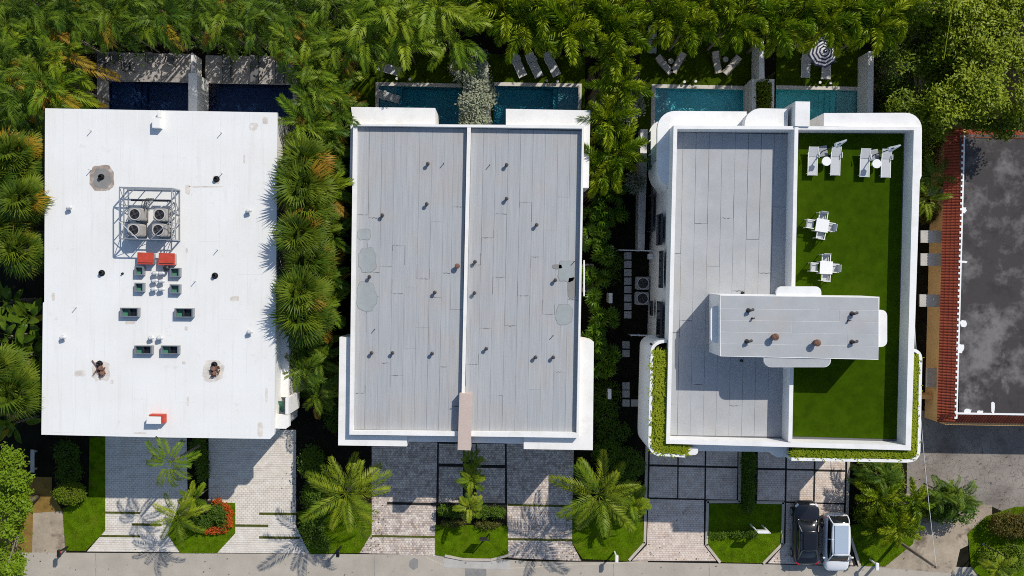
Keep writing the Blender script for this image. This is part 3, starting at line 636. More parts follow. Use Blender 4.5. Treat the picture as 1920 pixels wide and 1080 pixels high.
# ------------------------------------------------------------------ middle house
ZM = 6.22; ZMP = 6.60; ZMF = 6.16
mh = thing('grey_roof_house', 'double house with two grey felt roofs split by a low white wall', 'house', P(880, 520, 0))
ou = PL([(662, 232), (1095.5, 235), (1085, 821), (655, 815)], ZMP); inn = PL([(669, 235.5), (1091.5, 241), (1081, 811.5), (661.5, 807.5)], ZMP)
ringwall(ou, inn, ZMP, ZM - .1).build('parapet', M['stucco'], mh)
MB().prism([Vector((p.x, p.y, ZM)) for p in inset(ou, .02)], ZM - .2).build('roof_deck', M['bitumen'], mh)
MB().prism([Vector((p.x, p.y, ZM - .201)) for p in inset(ou, .05)], 0).build('wall', M['stucco'], mh)
MB().prism(PL([(876, 236), (883, 236.2), (869.5, 812), (864, 812)], ZMP - .02), ZM + .001).build('dividing_wall', M['stucco'], mh)
fin = MB().prism(PL([(861.5, 738), (885.5, 739), (882.5, 844.5), (858, 843.5)], ZMP + .35), ZM - 3).build('fin_wall', M['pink'], mh)
# frames that wrap the ends of the block (their tops lie lower than the parapet)
def frame(par, pts, zt, zb, m='stucco', name='frame'): return MB().prism(PL(pts, zt), zb).build(name, M[m], par)
frame(mh, [(658, 200.5), (816, 202.5), (816, 233.5), (662.5, 233)], ZMF, 3.0)
frame(mh, [(657.5, 233.5), (662.3, 233.5), (660.5, 345), (655.5, 345)], ZMF - .01, 3.0)
frame(mh, [(948.5, 204), (1107, 207), (1104, 352), (1091, 352), (1092, 240), (948.5, 235)], ZMF, 3.0)
frame(mh, [(636.5, 632), (659, 632.5), (656, 816), (763, 817), (763, 837), (634, 835)], ZMF - .05, 3.0)
frame(mh, [(1087, 636), (1113.5, 641), (1111.5, 844), (982, 842), (982, 819), (1083.5, 821)], ZMF - .05, 3.0)
frame(mh, [(764, 815), (859, 816), (859, 829), (764, 828)], ZMF - .32, 5.4, name='ledge')
frame(mh, [(884, 818), (981, 820), (981, 832), (884, 830.5)], ZMF - .32, 5.4, name='ledge')
xt = [669.5 + 23.6 * k for k in range(8)] + [851, 875]; xb = [660.5 + 23.1 * k for k in range(8)] + [840, 863.5]
felt_sheets(mh, xt, xb, (238, 241), (805, 807), ZM, [[.29, .42, .88], [.30, .48, .56], [.46, .78], [.39, .55, .82], [.53, .73], [.50, .66], [.31, .56], [.48, .79], [.26, .60], [.52, .68]])
xt = [884 + 23.2 * k for k in range(9)] + [1091]; xb = [870.5 + 23.6 * k for k in range(9)] + [1081]
felt_sheets(mh, xt, xb, (241, 246), (808, 811), ZM, [[.45, .78], [.36, .66], [.28, .49, .88], [.65], [.24, .55], [.42, .86], [.33, .61], [.22, .50, .80], [.56], [.35, .70]])
for x, y, a, b, m, sd in [(689, 488, 16, 22, 'patch', 1), (687, 556, 18, 26, 'patch', 2), (683, 440, 12, 10, 'patch', 3), (1058, 590, 16, 18, 'patch', 4), (1062, 508, 15, 20, 'patch', 5), (1072, 540, 7, 20, 'patchd', 6), (1045, 500, 9, 4, 'patchd', 8)]:
    blotch(mh, x, y, a + .8, b + .8, ZM + .0105, 'patchd', 'roof_patch', seed=sd, wob=.10); blotch(mh, x, y, a, b, ZM + .018, m, 'roof_patch', seed=sd, wob=.10)
for x, y in [(803, 308), (801, 383), (718, 404), (858, 500), (694, 519), (816, 548), (698, 661), (737, 661), (811, 662), (950, 310), (950, 373), (1006, 422), (891, 491), (890, 549), (912, 653), (1004, 669), (1037, 669), (1041, 525)]: vent(mh, x, y, ZM, 'cap', .36, .085, 'vent')
vent(mh, 858, 499, ZM, 'cap', .42, .12, 'rust')
for x, y in [(832, 307), (918, 310), (703, 617), (1037, 629), (1077, 490)]: vent(mh, x, y, ZM, 'thin', .34, .028, 'vent')
MB().tube([P(848, 762, ZM + .25), P(860, 761.5, ZM + .25)], .03, 6).build('spout', M['dark'], mh)
# meter rack on the east wall
MB().prism(PL([(1094, 488), (1096.5, 488), (1096.5, 555), (1094, 555)], 5.6), 5.5).build('cable_rail', M['white'], mh)

# ------------------------------------------------------------------ terrace house (right)
ZR = 7.1; ZRP = 8.35
th = thing('terrace_house', 'white house with rounded corners, grey roof and a green turf roof terrace', 'house', P(1480, 530, 0))
oR = PL([(1263, 235), (1478, 239), (1728, 243), (1709, 843), (1249, 831)], ZRP); iR = PL([(1270, 241), (1478, 245), (1713, 244.5), (1697.5, 835), (1256.5, 823.5)], ZRP)
oR = PL([(1263, 235), (1728, 238), (1708, 844.5), (1249, 832)], ZRP); iR = PL([(1270, 241.5), (1713.5, 244), (1698, 835), (1256.5, 824)], ZRP)
ringwall(oR, iR, ZRP, ZR - .1).build('parapet', M['stuccog'], th)
MB().prism([Vector((p.x, p.y, ZR)) for p in inset(oR, .03)], ZR - .25).build('roof_deck', M['bitumen'], th)
MB().prism([Vector((p.x, p.y, ZR - .251)) for p in inset(oR, .06)], 0).build('wall', M['stuccog'], th)
MB().prism(PL([(1490, 238), (1497, 238.2), (1485.5, 828), (1478, 828)], ZRP + .06), ZR + .001).build('dividing_wall', M['stuccog'], th)
MB().prism(PL([(1491.5, 190), (1519, 190.5), (1518, 237), (1491, 236.5)], ZRP + .12), 3.2).build('fin_wall', M['stuccog'], th)
MB().prism(PL([(1497.5, 250), (1694, 251), (1681, 823.5), (1486, 818)], ZR + .03), ZR + .001, bottom=False).build('turf', M['turf'], th)
xt = [1266] + [1281 + 24.5 * k for k in range(8)] + [1480]; xb = [1254.5] + [1270 + 24 * k for k in range(8)] + [1467]
felt_sheets(th, xt, xb, (248, 252), (816, 819), ZR, [[.40, .66], [.62], [.30, .83], [.44], [.28, .70], [.52, .90], [.35, .60], [.46], [.24, .75], [.5]], 'feltp', gap=.03)
# rounded eaves at the back corners, their faces dropping to the first floor
def drop(pts, zt, zb, name, m='stuccog'): return MB().prism(PL(pts, zt), zb).build(name, M[m], th)
ZE = 8.0
ZN = 7.05
arcNW = roundrect(1232.5, 208, 1412, 352, 33, 'ad')
nwt = [p_ for p_ in arcNW if p_[0] < 1300 and p_[1] < 300]; nwb = [p_ for p_ in arcNW if p_[0] < 1300 and p_[1] > 300]
drop(nwt + [(1400, 209), (1400, 246), (1262, 246), (1262, 353)] + [p_ for p_ in nwb if p_[0] < 1262], ZN, ZN - .35, 'eave')
drop([(1250, 354), (1262, 354), (1262, 300), (1233, 300)] + [p_ for p_ in nwb[::-1] if p_[0] < 1250], ZN - .351, 3.4, 'rounded_wall')
arcM = [(1396.5, 236)] + [(1396.5 + 30 - 30 * math.cos(R(90 * k / 7)), 232 - 29 * math.sin(R(90 * k / 7))) for k in range(8)] + [(1478, 204), (1477, 237)]
drop(arcM, ZE - .2, 3.4, 'eave')
arcNE = [(1545, 212)] + roundrect(1500, 211.5, 1728.5, 300, 30, 'b')[1:-2] + [(1728, 330), (1722, 344), (1714, 350), (1712.5, 240), (1545, 236)]
drop(arcNE, ZE + .1, 3.4, 'eave')
# balcony below the back left eave
zb2 = 3.7
bo = drop(roundrect(1217, 226, 1290, 352, 26, 'ad'), zb2, zb2 - .3, 'balcony')
for y0, y1 in ((246, 262), (264, 288), (290, 318)):
    a, b = P(1219.5, y0, zb2 + 1.0), P(1219.5, y1, zb2 + 1.0)
    MB().b6(a.x - .01, a.x + .01, b.y, a.y, zb2 + .05, zb2 + 1.0).build('glass_panel', M['gglass'], bo); MB().b6(a.x - .03, a.x + .03, b.y, a.y, zb2 + 1.002, zb2 + 1.04).build('railing', M['dark'], bo)
xw = P(1250, 500, ZRP).x + .06
def west_window(y0, y1, z0, z1):
    a, b = P(1240, y0, (z0 + z1) / 2).y, P(1240, y1, (z0 + z1) / 2).y
    f = MB().b6(xw - .12, xw + .02, b, a, z0, z1).build('window', M['dark'], th)
    n = max(1, int((a - b) / 1.1))
    for k in range(n):
        c0 = b + .05 + (a - b - .1) * k / n; MB().b6(xw - .128, xw - .1, c0 + .03, c0 + (a - b - .1) / n - .03, z0 + .06, z1 - .06).build('pane', M['glass'], f)
west_window(366, 436, .8, 2.6); west_window(402, 460, 4.6, 6.3); west_window(564, 592, 2.6, 3.3); west_window(565, 640, 5.4, 6.8); west_window(470, 540, 5.9, 6.8)
# stair tower
ZT = 9.95
drop([(1350.5, 552.5), (1649, 556.5), (1647, 674.5), (1350, 668)], ZT, ZR + .002, 'stair_tower')
tp = PL([(1351.5, 554), (1648, 558), (1646, 673), (1351, 667)], ZT); ys0 = [554, 578.5, 600, 622, 644, 667]; ys1 = [558, 582, 604, 626.5, 649, 673]
for i in range(5):
    cs = [0] + [[.62], [.18, .75], [.45], [.30, .80], [.55]][i] + [1]
    for j in range(len(cs) - 1):
        q = []
        for u, v in ((cs[j], 0), (cs[j + 1], 0), (cs[j + 1], 1), (cs[j], 1)):
            q.append(P(1351.5 + 296 * u, ys0[i + v] + (ys1[i + v] - ys0[i + v]) * u, ZT + .010 + .003 * ((i + j) % 2)))
        c = sum(q, Vector()) / 4; q = [Vector((p.x + math.copysign(.012, c.x - p.x), p.y + math.copysign(.012, c.y - p.y), p.z)) for p in q]
        MB().prism(q, ZT + .001, bottom=False).build('roofing_sheet', M['feltp'], th)
for k, (q, zt, cn, m) in enumerate([((1455.5, 537, 1540, 557), ZT - .12, 'ab', 'stuccog'), ((1646, 581, 1663.5, 650.5), ZT - .12, 'bc', 'stuccog'), ((1332.5, 573, 1349.5, 643.5), ZT - .5, 'ad', 'stuccog')]):
    drop(roundrect(q[0], q[1], q[2], q[3], 11, cn, 5), zt, zt - .22, 'canopy', m)
cs_ = roundrect(1433, 660, 1558, 688.5, 13, 'cd', 5); drop(cs_, ZT - .06, ZT - .32, 'canopy'); MB().prism(PL(roundrect(1434, 661, 1557, 687.5, 12, 'cd', 5), ZT - .05), ZT - .059, bottom=False).build('roofing_sheet', M['feltp'], th)
for x, y, k in [(1403, 582, 'elbow'), (1400, 640, 'elbow'), (1597, 588, 'elbow'), (1597, 641, 'elbow')]: vent(th, x, y, ZT + .01, k, .34, .085, 'vent', .3)
for x, y in [(1410, 597), (1590, 601)]: vent(th, x, y, ZT + .01, 'elbow', .22, .04, 'dark', .3)
for x, y in [(1450, 631), (1528, 642)]: vent(th, x, y, ZT + .01, 'cap', .5, .15, 'rust')
vent(th, 1392, 549, ZR + .01, 'pipe', .3, .06, 'dark'); vent(th, 1390, 676, ZR + .01, 'pipe', .3, .06, 'dark')
# planters with overhanging grass
def grass_band(par, path_, z, n, L=(.35, .7), out=None, droop=1.0, seed=0, wd=.5, name='grass'):
    rn = np.random.default_rng(seed); pts = [P(x, y, z) for x, y in path_]
    seg = [(a, b, (b - a).length) for a, b in zip(pts, pts[1:])]; tot = sum(s[2] for s in seg); V = []; F = []; off = ORG[par.name]
    for i in range(n):
        t = rn.uniform(0, tot)
        for a, b, l in seg:
            if t <= l: break
            t -= l
        d = (b - a) / l; nrm = Vector((-d.y, d.x, 0)); 
        base = a + d * t + nrm * rn.uniform(-wd / 2, wd / 2)
        an = rn.normal(0, 1.0); o_ = (nrm * math.cos(an) * (1 if out is None else out) + d * math.sin(an)).normalized()
        ln_ = rn.uniform(*L); w2 = rn.uniform(.020, .040); sd = Vector((-o_.y, o_.x, 0)) * w2
        up = rn.uniform(.35, .8)
        k = len(V); p1 = base + o_ * ln_ * .4 + Vector((0, 0, ln_ * up * .55)); p2 = base + o_ * ln_ * .85 + Vector((0, 0, ln_ * (up * .55 - .30 * droop)))
        for v in (base - sd, base + sd, p1 - sd, p1 + sd, p2): V.append(tuple(v - off))
        F += [(k, k + 1, k + 3), (k, k + 3, k + 2), (k + 2, k + 3, k + 4)]
    o = link(name, fast_mesh(name, np.array(V), np.array(F), M['gblade']), par); o['kind'] = 'stuff'; return o
ZP = 7.95
# outer shell wall of the left planter: a curved band
def band(pts, wpx, zt, zb, name, m='stuccog'):
    n = len(pts); L_, R_ = [], []
    W = [P(x, y, zt) for x, y in pts]
    for i in range(n):
        d = (W[min(i + 1, n - 1)] - W[max(i - 1, 0)]).normalized(); nn = Vector((-d.y, d.x, 0)) * wpx / 2; L_.append(W[i] + nn); R_.append(W[i] - nn)
    mb = MB()
    for i in range(n - 1): mb.prism([L_[i], L_[i + 1], R_[i + 1], R_[i]], zb, bottom=False)
    return mb.build(name, M[m], th)
swp = [(1251, 640)] + [(1223 + 24 * (1 - math.sin(R(90 * k / 6))), 640 + 18 * (1 - math.cos(R(90 * k / 6)))) for k in range(7)] + [(1219.5, 780), (1218.5, 828)] + [(1218.5 + 18 * (1 - math.cos(R(90 * k / 6))), 832 + 20 * math.sin(R(90 * k / 6))) for k in range(1, 7)] + [(1285, 855)]
band(swp, .2, ZP + .1, 3.6, 'planter_wall')
MB().prism(PL([(1222, 645), (1252, 642), (1249, 832), (1288, 834), (1288, 853), (1238, 851), (1222, 838)], ZP - .15), ZP - .9).build('planter_soil', M['soil'], th)
grass_band(th, [(1233, 662), (1232, 760), (1231, 835)], ZP - .05, 2800, (.4, .85), None, 1.2, 1, .75)
grass_band(th, [(1228, 838), (1245, 844), (1285, 846)], ZP - .05, 1100, (.4, .75), None, 1.2, 2, .4)
MB().prism(PL(roundrect(1286, 838, 1309, 853, 7, 'bc', 5), ZP + .02), 6.8).build('planter_wall', M['stuccog'], th)
drop([(1290, 826), (1476, 830), (1476, 848), (1290, 845)], 7.3, 6.5, 'ledge'); drop(roundrect(1449, 836, 1484, 857, 9, 'd', 5), 7.25, 6.2, 'ledge')
MB().prism(PL([(1207, 655), (1217, 655), (1216, 795), (1206, 795)], 3.6), 3.0).build('planter_soil', M['soil'], th)
grass_band(th, [(1212, 660), (1211, 795)], 3.65, 900, (.3, .6), 1, 1.3, 5, .4)
sep = [(1484, 861)] + [(1700, 864.5)] + [(1705 + 18 * math.sin(R(90 * k / 6)), 846 + 18 * math.cos(R(90 * k / 6))) for k in range(7)] + [(1726.5, 672)] + [(1709 + 17 * math.cos(R(90 * k / 6)), 670 - 14 * math.sin(R(90 * k / 6))) for k in range(1, 7)]
band(sep, .2, ZP + .12, 6.6, 'planter_wall')
MB().prism(PL([(1484, 840), (1707, 844), (1711, 660), (1724, 664), (1722, 850), (1705, 862), (1484, 859)], ZP - .15), ZP - .9).build('planter_soil', M['soil'], th)
grass_band(th, [(1486, 851), (1600, 853), (1706, 855)], ZP - .03, 2600, (.35, .65), None, 1.0, 3, .4)
grass_band(th, [(1715, 850), (1717.5, 668)], ZP - .03, 1900, (.32, .6), None, 1.0, 4, .3)

# ------------------------------------------------------------------ tiled house at the right edge
ht = thing('tiled_house', 'low orange house with a stained flat roof rimmed by red clay tiles', 'house', P(1850, 520, 0))
ZH = 3.3
xW = P(1741, 500, 0).x
MB().b6(xW, xW + 16, P(1741, 783, 0).y, P(1741, 255, 0).y, 0, ZH - .35).build('wall', M['orange'], ht)
fr = PL([(1800, 252), (2450, 260), (2450, 776), (1798, 776)], ZH + .45)
MB().prism(fr, ZH - .3).build('flat_roof', M['oldroof'], ht)
xe, xr = P(1765, 500, ZH - .2).x, P(1799, 500, ZH + .5).x
def tile_course(L, wd, h):
    b = MB(); n = 5; prof = [(-wd / 2 + wd * k / n, h * math.sin(math.pi * k / n)) for k in range(n + 1)]
    ns = 4
    for s in range(ns):      # four lapped barrel tiles
        x0, x1 = L * s / ns, L * (s + 1) / ns + .04; za, zb = .035, 0.0
        V = [(x0, y, z + za) for y, z in prof] + [(x1, y, z + zb + .012) for y, z in prof]
        b.add(V, [(k, k + 1, k + n + 2, k + n + 1) for k in range(n)] + [tuple(range(n + 1))])
    return b.mesh('roof_tile', M['tile'])
Lw = xr - xe; slope = math.atan2(.65, Lw)
ya, yb = P(1765, 790, ZH).y, P(1765, 240, ZH).y
MB().add([(xe, ya, ZH - .23), (xr, ya, ZH + .42), (xr, yb, ZH + .42), (xe, yb, ZH - .23)], [(0, 1, 2, 3)]).build('tile_bed', M['tile'], ht)
tm = tile_course(math.hypot(Lw, .65), .2, .048); nT = int((yb - ya) / .205)
for k in range(nT):
    o = link('roof_tile', tm, ht); o.location = Vector((xe, ya + .1 + k * .205, ZH - .21)) - ORG[ht.name]; o.rotation_euler = (0, -slope, 0)
ys_, yn_ = P(1800, 791, ZH - .2).y, P(1800, 777, ZH + .4).y
MB().add([(xe, ys_, ZH - .23), (xe + 14, ys_, ZH - .23), (xe + 14, yn_, ZH + .42), (xe, yn_, ZH + .42)], [(0, 1, 2, 3)]).build('tile_bed', M['tile'], ht)
tm2 = tile_course(math.hypot(yn_ - ys_, .65), .2, .048)
for k in range(36):
    o = link('roof_tile', tm2, ht); o.location = Vector((xe + .1 + k * .205, ys_, ZH - .21)) - ORG[ht.name]; o.rotation_euler = (0, -math.atan2(.65, yn_ - ys_), math.pi / 2)
for k in range(30):
    o = link('roof_tile', tm2, ht); o.location = Vector((xe + 1.5 + k * .205, P(1800, 243, ZH).y, ZH - .21)) - ORG[ht.name]; o.rotation_euler = (0, -math.atan2(.65, yn_ - ys_), -math.pi / 2)
# white cap strip with a scalloped edge, and white mortar scars
for k in range(nT): 
    if k % 1 == 0:
        y = ya + .35 + k * .205; 
        if y > yb - 1: break
        MB().box((xr + .02 + .03 * (k % 2), y, ZH + .475), (.16, .15, .07)).build('cap_mortar', M['white'], ht) if k % 2 == 0 else None
MB().b6(xr + .06, xr + .16, ya + .3, yb - .6, ZH + .44, ZH + .49).build('cap_strip', M['white'], ht)
MB().b6(xr, xr + 8, yn_ + .02, yn_ + .15, ZH + .44, ZH + .50).build('cap_strip', M['white'], ht)
for x, y, a, b in [(1807, 394, 5, 5), (1806, 607, 6, 6), (1800, 653, 8, 8), (1862, 764, 3, 13), (1815, 771, 6, 4), (1838, 773, 5, 3), (1808, 491, 7, 2)]: blotch(ht, x, y, a, b, ZH + .452, 'white', 'mortar_patch', 14, int(x + y), .25)
for y0, y1, x0 in [(353, 367, 1740), (432, 455, 1727), (475, 498, 1727), (552, 575, 1725)]:
    MB().prism(PL([(x0, y0), (1768, y0 + .4), (1768, y1 + .4), (x0, y1)], 2.35), 2.2).build('awning', M['concrete'], ht)
MB().prism(PL([(1739, 690), (1768, 691), (1768, 727), (1738, 726)], 1.6), 1.45).build('awning', M['concrete'], ht)
MB().prism(PL([(1725, 740), (1768, 741), (1768, 749), (1725, 748)], 1.2), 0).build('porch_wall', M['orange'], ht)

# ------------------------------------------------------------------ leaves and fronds
def frond(kind, seed, mat):
    """one frond along +X from its base at the origin, as one mesh"""
    rn = random.Random(seed); V = []; F = []
    cfg = dict(coco=dict(L=3.6, n=34, ll=.70, w=.034, droop=1.15, pet=.14, plume=0, v=-.1, sag=.45),
               areca=dict(L=2.6, n=27, ll=.58, w=.036, droop=1.7, pet=.22, plume=0, v=.30, sag=.55),
               fox=dict(L=2.35, n=120, ll=.58, w=.036, droop=1.3, pet=.12, plume=1, v=0, sag=.18),
               small=dict(L=1.25, n=22, ll=.36, w=.036, droop=1.2, pet=.18, plume=0, v=.15, sag=.25))[kind]
    L = cfg['L'] * rn.uniform(.9, 1.1); dr = cfg['droop'] * rn.uniform(.8, 1.2); S = 12
    pts = []; p = Vector((0, 0, 0)); tw = rn.uniform(-.25, .25); 
    for i in range(S + 1):
        t = i / S; pts.append(p.copy()); a = -dr * t ** 1.6; b = tw * t * t
        p = p + Vector((math.cos(a) * math.cos(b), math.cos(a) * math.sin(b), math.sin(a))) * L / S
    def at(t):
        f = t * S; i = min(int(f), S - 1); return pts[i].lerp(pts[i + 1], f - i), (pts[i + 1] - pts[i]).normalized()
    for i in range(S + 1):                      # midrib, triangular section
        q, d = at(min(i / S, .999)); s = d.cross(Vector((0, 0, 1))).normalized(); u = s.cross(d); r = .024 * (1 - .8 * i / S) * (1.3 if kind == 'coco' else 1)
        V += [q + s * r, q - s * r, q + u * r]
        if i: k = len(V) - 6; F += [(k + a, k + (a + 1) % 3, k + 3 + (a + 1) % 3, k + 3 + a) for a in range(3)]
    n = cfg['n']; quads = F; F = [(a, b, c) for a, b, c, d in quads] + [(a, c, d) for a, b, c, d in quads]
    for side in (-1, 1):
        for j in range(n):
            t = cfg['pet'] + (1 - cfg['pet']) * (j + rn.uniform(-.3, .3) + .5) / n; t = min(max(t, .02), .995)
            q, d = at(t); s = d.cross(Vector((0, 0, 1))).normalized() * side; u = Vector((0, 0, 1)) - d * d.z; u.normalize()
            ln_ = cfg['ll'] * (math.sin(math.pi * (.12 + .84 * t)) ** .55) * rn.uniform(.85, 1.1)
            if kind == 'coco' and t > .97: ln_ *= .6
            fw = .45 + .75 * t + rn.uniform(-.12, .12)
            if cfg['plume']:
                ro = rn.uniform(-1.3, 1.9); s2 = (s * math.cos(ro) + u * math.sin(ro))
            else:
                ro = cfg['v'] + rn.uniform(-.22, .22); s2 = s * math.cos(ro) + u * math.sin(ro)
            dirn = (s2 + d * fw).normalized(); tip = q + dirn * ln_ + Vector((0, 0, -ln_ * cfg['sag'] * rn.uniform(.5, 1.4)))
            mid = q + dirn * ln_ * .45; ww = dirn.cross(u).normalized().cross(dirn) if cfg['plume'] and rn.random() < .5 else d
            ww = (ww - dirn * ww.dot(dirn)).normalized() * cfg['w'] * rn.uniform(.8, 1.15)
            k = len(V); V += [q, mid - ww, mid + ww, tip]; F += [(k, k + 1, k + 2), (k + 1, k + 3, k + 2)]
    return fast_mesh('frond', np.array([tuple(v) for v in V]), np.array(F), mat)
def fan_leaf(seed, mat, pet=.85, rad=.95, nseg=22, wid=.05, sag=.4, span=120):
    rn = random.Random(seed); V = []; F = []
    hub = Vector((pet, 0, pet * -.05)); r = .018
    V += [Vector((0, r, 0)), Vector((0, -r, 0)), Vector((0, 0, r)), hub + Vector((0, r, 0)), hub + Vector((0, -r, 0)), hub + Vector((0, 0, r))]
    for a in range(3): b = (a + 1) % 3; F += [(a, b, 3 + b), (a, 3 + b, 3 + a)]
    for j in range(nseg):
        a = R(-span + 2 * span * (j + .5) / nseg + rn.uniform(-3, 3)); ln_ = rad * (1 - .22 * (abs(a) / R(span)) ** 2) * rn.uniform(.9, 1.08)
        d = Vector((math.cos(a), math.sin(a), .10)); s = Vector((-d.y, d.x, 0)) * wid * rn.uniform(.85, 1.1); lift = Vector((0, 0, .02 * (j % 2)))
        m1 = hub + d * ln_ * .55 + lift; tip = hub + d * ln_ + Vector((0, 0, -ln_ * sag * rn.uniform(.4, 1.6)))
        k = len(V); V += [hub, m1 - s, m1 + s, tip]; F += [(k, k + 1, k + 2), (k + 1, k + 3, k + 2)]
    return fast_mesh('frond', np.array([tuple(v) for v in V]), np.array(F), mat)
def paddle_leaf(seed, mat, pet=.7, L=1.25, wd=.26, droop=1.1):
    rn = random.Random(seed); V = []; F = []; S = 12; dr = droop * rn.uniform(.7, 1.3); tot = pet + L; p = Vector((0, 0, 0)); tear = [rn.random() < .3 for _ in range(S + 1)]
    for i in range(S + 1):
        t = i / S; a = -dr * t ** 1.5; d = Vector((math.cos(a), 0, math.sin(a)))
        u = max(0, (t * tot - pet) / L); hw = .02 if u <= 0 else wd * (math.sin(math.pi * min(1, u * .93 + .06)) ** .6) * rn.uniform(.92, 1.05)
        V += [p + Vector((0, hw, .10 * hw / wd - (.05 if tear[i] else 0))), p, p + Vector((0, -hw, .10 * hw / wd - (.05 if tear[i] else 0)))]
        if i:
            k = len(V) - 6; F += [(k, k + 1, k + 4), (k, k + 4, k + 3), (k + 1, k + 2, k + 5), (k + 1, k + 5, k + 4)]
        p = p + d * tot / S
    return fast_mesh('leaf', np.array([tuple(v) for v in V]), np.array(F), mat)
FR = dict(areca=[frond('areca', i, M['areca']) for i in range(6)], arecab=[frond('areca', i + 10, M['arecab']) for i in range(6)],
          fox=[frond('fox', i + 20, M['fox']) for i in range(6)], coco=[frond('coco', i + 30, M['coco']) for i in range(6)],
          small=[frond('small', i + 40, M['coco']) for i in range(4)], smallg=[frond('small', i + 50, M['arecab']) for i in range(4)],
          dry=[frond('areca', i + 60, M['dry']) for i in range(3)], fan=[fan_leaf(i, M['fan']) for i in range(6)],
          fandry=[fan_leaf(i + 70, M['dry'], sag=.7) for i in range(3)], paddle=[paddle_leaf(i, M['banana']) for i in range(6)],
          paddry=[paddle_leaf(i + 80, M['dry'], wd=.2) for i in range(2)],
          schef=[fan_leaf(i + 90, M['schef'], pet=.35, rad=.40, nseg=9, wid=.065, sag=.45, span=170) for i in range(4)],
          silver=[fan_leaf(i + 95, M['silver'], pet=.1, rad=.62, nseg=13, wid=.035, sag=.2, span=178) for i in range(3)])
def trunk_mesh(h, r0, r1, bend=.0):
    b = MB(); b.tube([(bend * (k / 5) ** 2, 0, h * k / 5) for k in range(6)], [r0 + (r1 - r0) * k / 5 for k in range(6)], 9); return b.mesh('trunk', M['bark'], smooth=True)
_tr = {}
def trunk(par, h, r0, r1, off=(0, 0), name='trunk'):
    key = (round(h * 2) / 2, r0, r1)
    if key not in _tr: _tr[key] = trunk_mesh(key[0], r0, r1)
    o = link(name, _tr[key], par); o.location = (off[0], off[1], 0); o.scale = (1, 1, h / key[0]); return o
def palm(name, label, x, y, zc, kind, n, pitch, s=1.0, group=None, dry=None, ndry=0, tr=(.14, .09), seed=0, spread=0.0, zs=0.0, stems=1, cat='palm', part='frond', az0=None):
    """x, y: where the photo shows the crown's middle; zc: its height"""
    rn = random.Random(seed * 131 + int(x * 7 + y * 3)); c = P(x, y, zc)
    t = thing(name, label, cat, (c.x, c.y, 0), group=group)
    cs = [(rn.uniform(-spread, spread), rn.uniform(-spread, spread)) if stems > 1 else (0, 0) for _ in range(stems)]
    for q in cs: trunk(t, zc - zs * .5, tr[0], tr[1], q, 'trunk' if stems == 1 else 'stem')
    ga = 2.39996; deads = set(rn.sample(range(n // 3, n), ndry)) if dry else set()
    for i in range(n):
        u = (i + .5) / n; dead = dry and i in deads
        m = rn.choice(FR[dry] if dead else FR[kind]); o = link(part, m, t)
        q = cs[i % stems]; o.location = (q[0], q[1], zc - zs * u * rn.uniform(.6, 1.1))
        pt = pitch[0] + (pitch[1] - pitch[0]) * u ** .8 + rn.uniform(-8, 8)
        o.rotation_euler = (rn.uniform(-.25, .25), -R(pt), (az0 or 0) + i * ga + rn.uniform(-.25, .25)); k = s * rn.uniform(.82, 1.12); o.scale = (k, k, k)
    return t
def leaf_cloud(name, blobs, n, size, mat, par, clump=30, seed=0, flat=.5, shell=.45, cs=.30):
    """leaf-sized faces gathered in clumps through the volume of the blobs [(centre, rx, ry, rz)]"""
    rn = np.random.default_rng(seed); off = np.array(ORG[par.name]); vol = np.array([b[1] * b[2] * b[3] for b in blobs]); vol = vol / vol.sum()
    nc = max(1, n // clump); bi = rn.choice(len(blobs), nc, p=vol)
    d = rn.normal(size=(nc, 3)); d /= np.linalg.norm(d, axis=1)[:, None]; rr = rn.uniform(shell, 1, nc) ** .5
    C = np.array([tuple(blobs[i][0]) for i in bi]) + d * rr[:, None] * np.array([[blobs[i][1], blobs[i][2], blobs[i][3]] for i in bi])
    ci = rn.integers(0, nc, n); base = C[ci] + rn.normal(size=(n, 3)) * cs * np.array([1, 1, .6])
    nrm = rn.normal(size=(n, 3)) * flat + np.array([0.25, 0.3, 1.0]); nrm /= np.linalg.norm(nrm, axis=1)[:, None]
    t1 = rn.normal(size=(n, 3)); t1 -= nrm * (t1 * nrm).sum(1)[:, None]; t1 /= np.linalg.norm(t1, axis=1)[:, None]; t2 = np.cross(nrm, t1)
    s = (size * rn.uniform(.7, 1.35, n))[:, None]
    V = np.stack([base - t1 * s, base + t2 * s * .45 + nrm * s * .12, base + t1 * s, base - t2 * s * .45 + nrm * s * .12], 1).reshape(-1, 3) - off
    F = np.arange(4 * n).reshape(n, 4)
    o = link(name, fast_mesh(name, V, F, M[mat] if isinstance(mat, str) else mat), par); o['kind'] = 'stuff'; return o
def tree(label, x, y, zc, blobs, n, size, mat, h=None, seed=0, cat='tree', name='tree', limbs=7, r=.2, **kw):
    c = P(x, y, zc); t = thing(name, label, cat, (c.x, c.y, 0)); rn = random.Random(seed)
    B = [(P(bx, by, bz), rx, ry, rz) for bx, by, bz, rx, ry, rz in blobs]
    tk = MB(); tk.tube([(c.x, c.y, 0), (c.x + .1, c.y, zc * .3), (c.x, c.y + .1, zc * .6)], [r, r * .8, r * .65], 10); tk.build('trunk', M['bark'], t, smooth=True)
    for k in range(limbs):
        b = B[k % len(B)]; e = b[0] + Vector((rn.uniform(-.7, .7) * b[1], rn.uniform(-.7, .7) * b[2], rn.uniform(0, .7) * b[3]))
        s_ = Vector((c.x, c.y, zc * rn.uniform(.4, .6))); m_ = s_.lerp(e, .5) + Vector((rn.uniform(-.3, .3), rn.uniform(-.3, .3), rn.uniform(-.2, .4)))
        MB().tube([s_, m_, e], [r * .45, r * .3, r * .1], 6).build('limb', M['bark'], t, smooth=True)
    leaf_cloud('crown', B, n, size, mat, t, seed=seed, **kw); return t
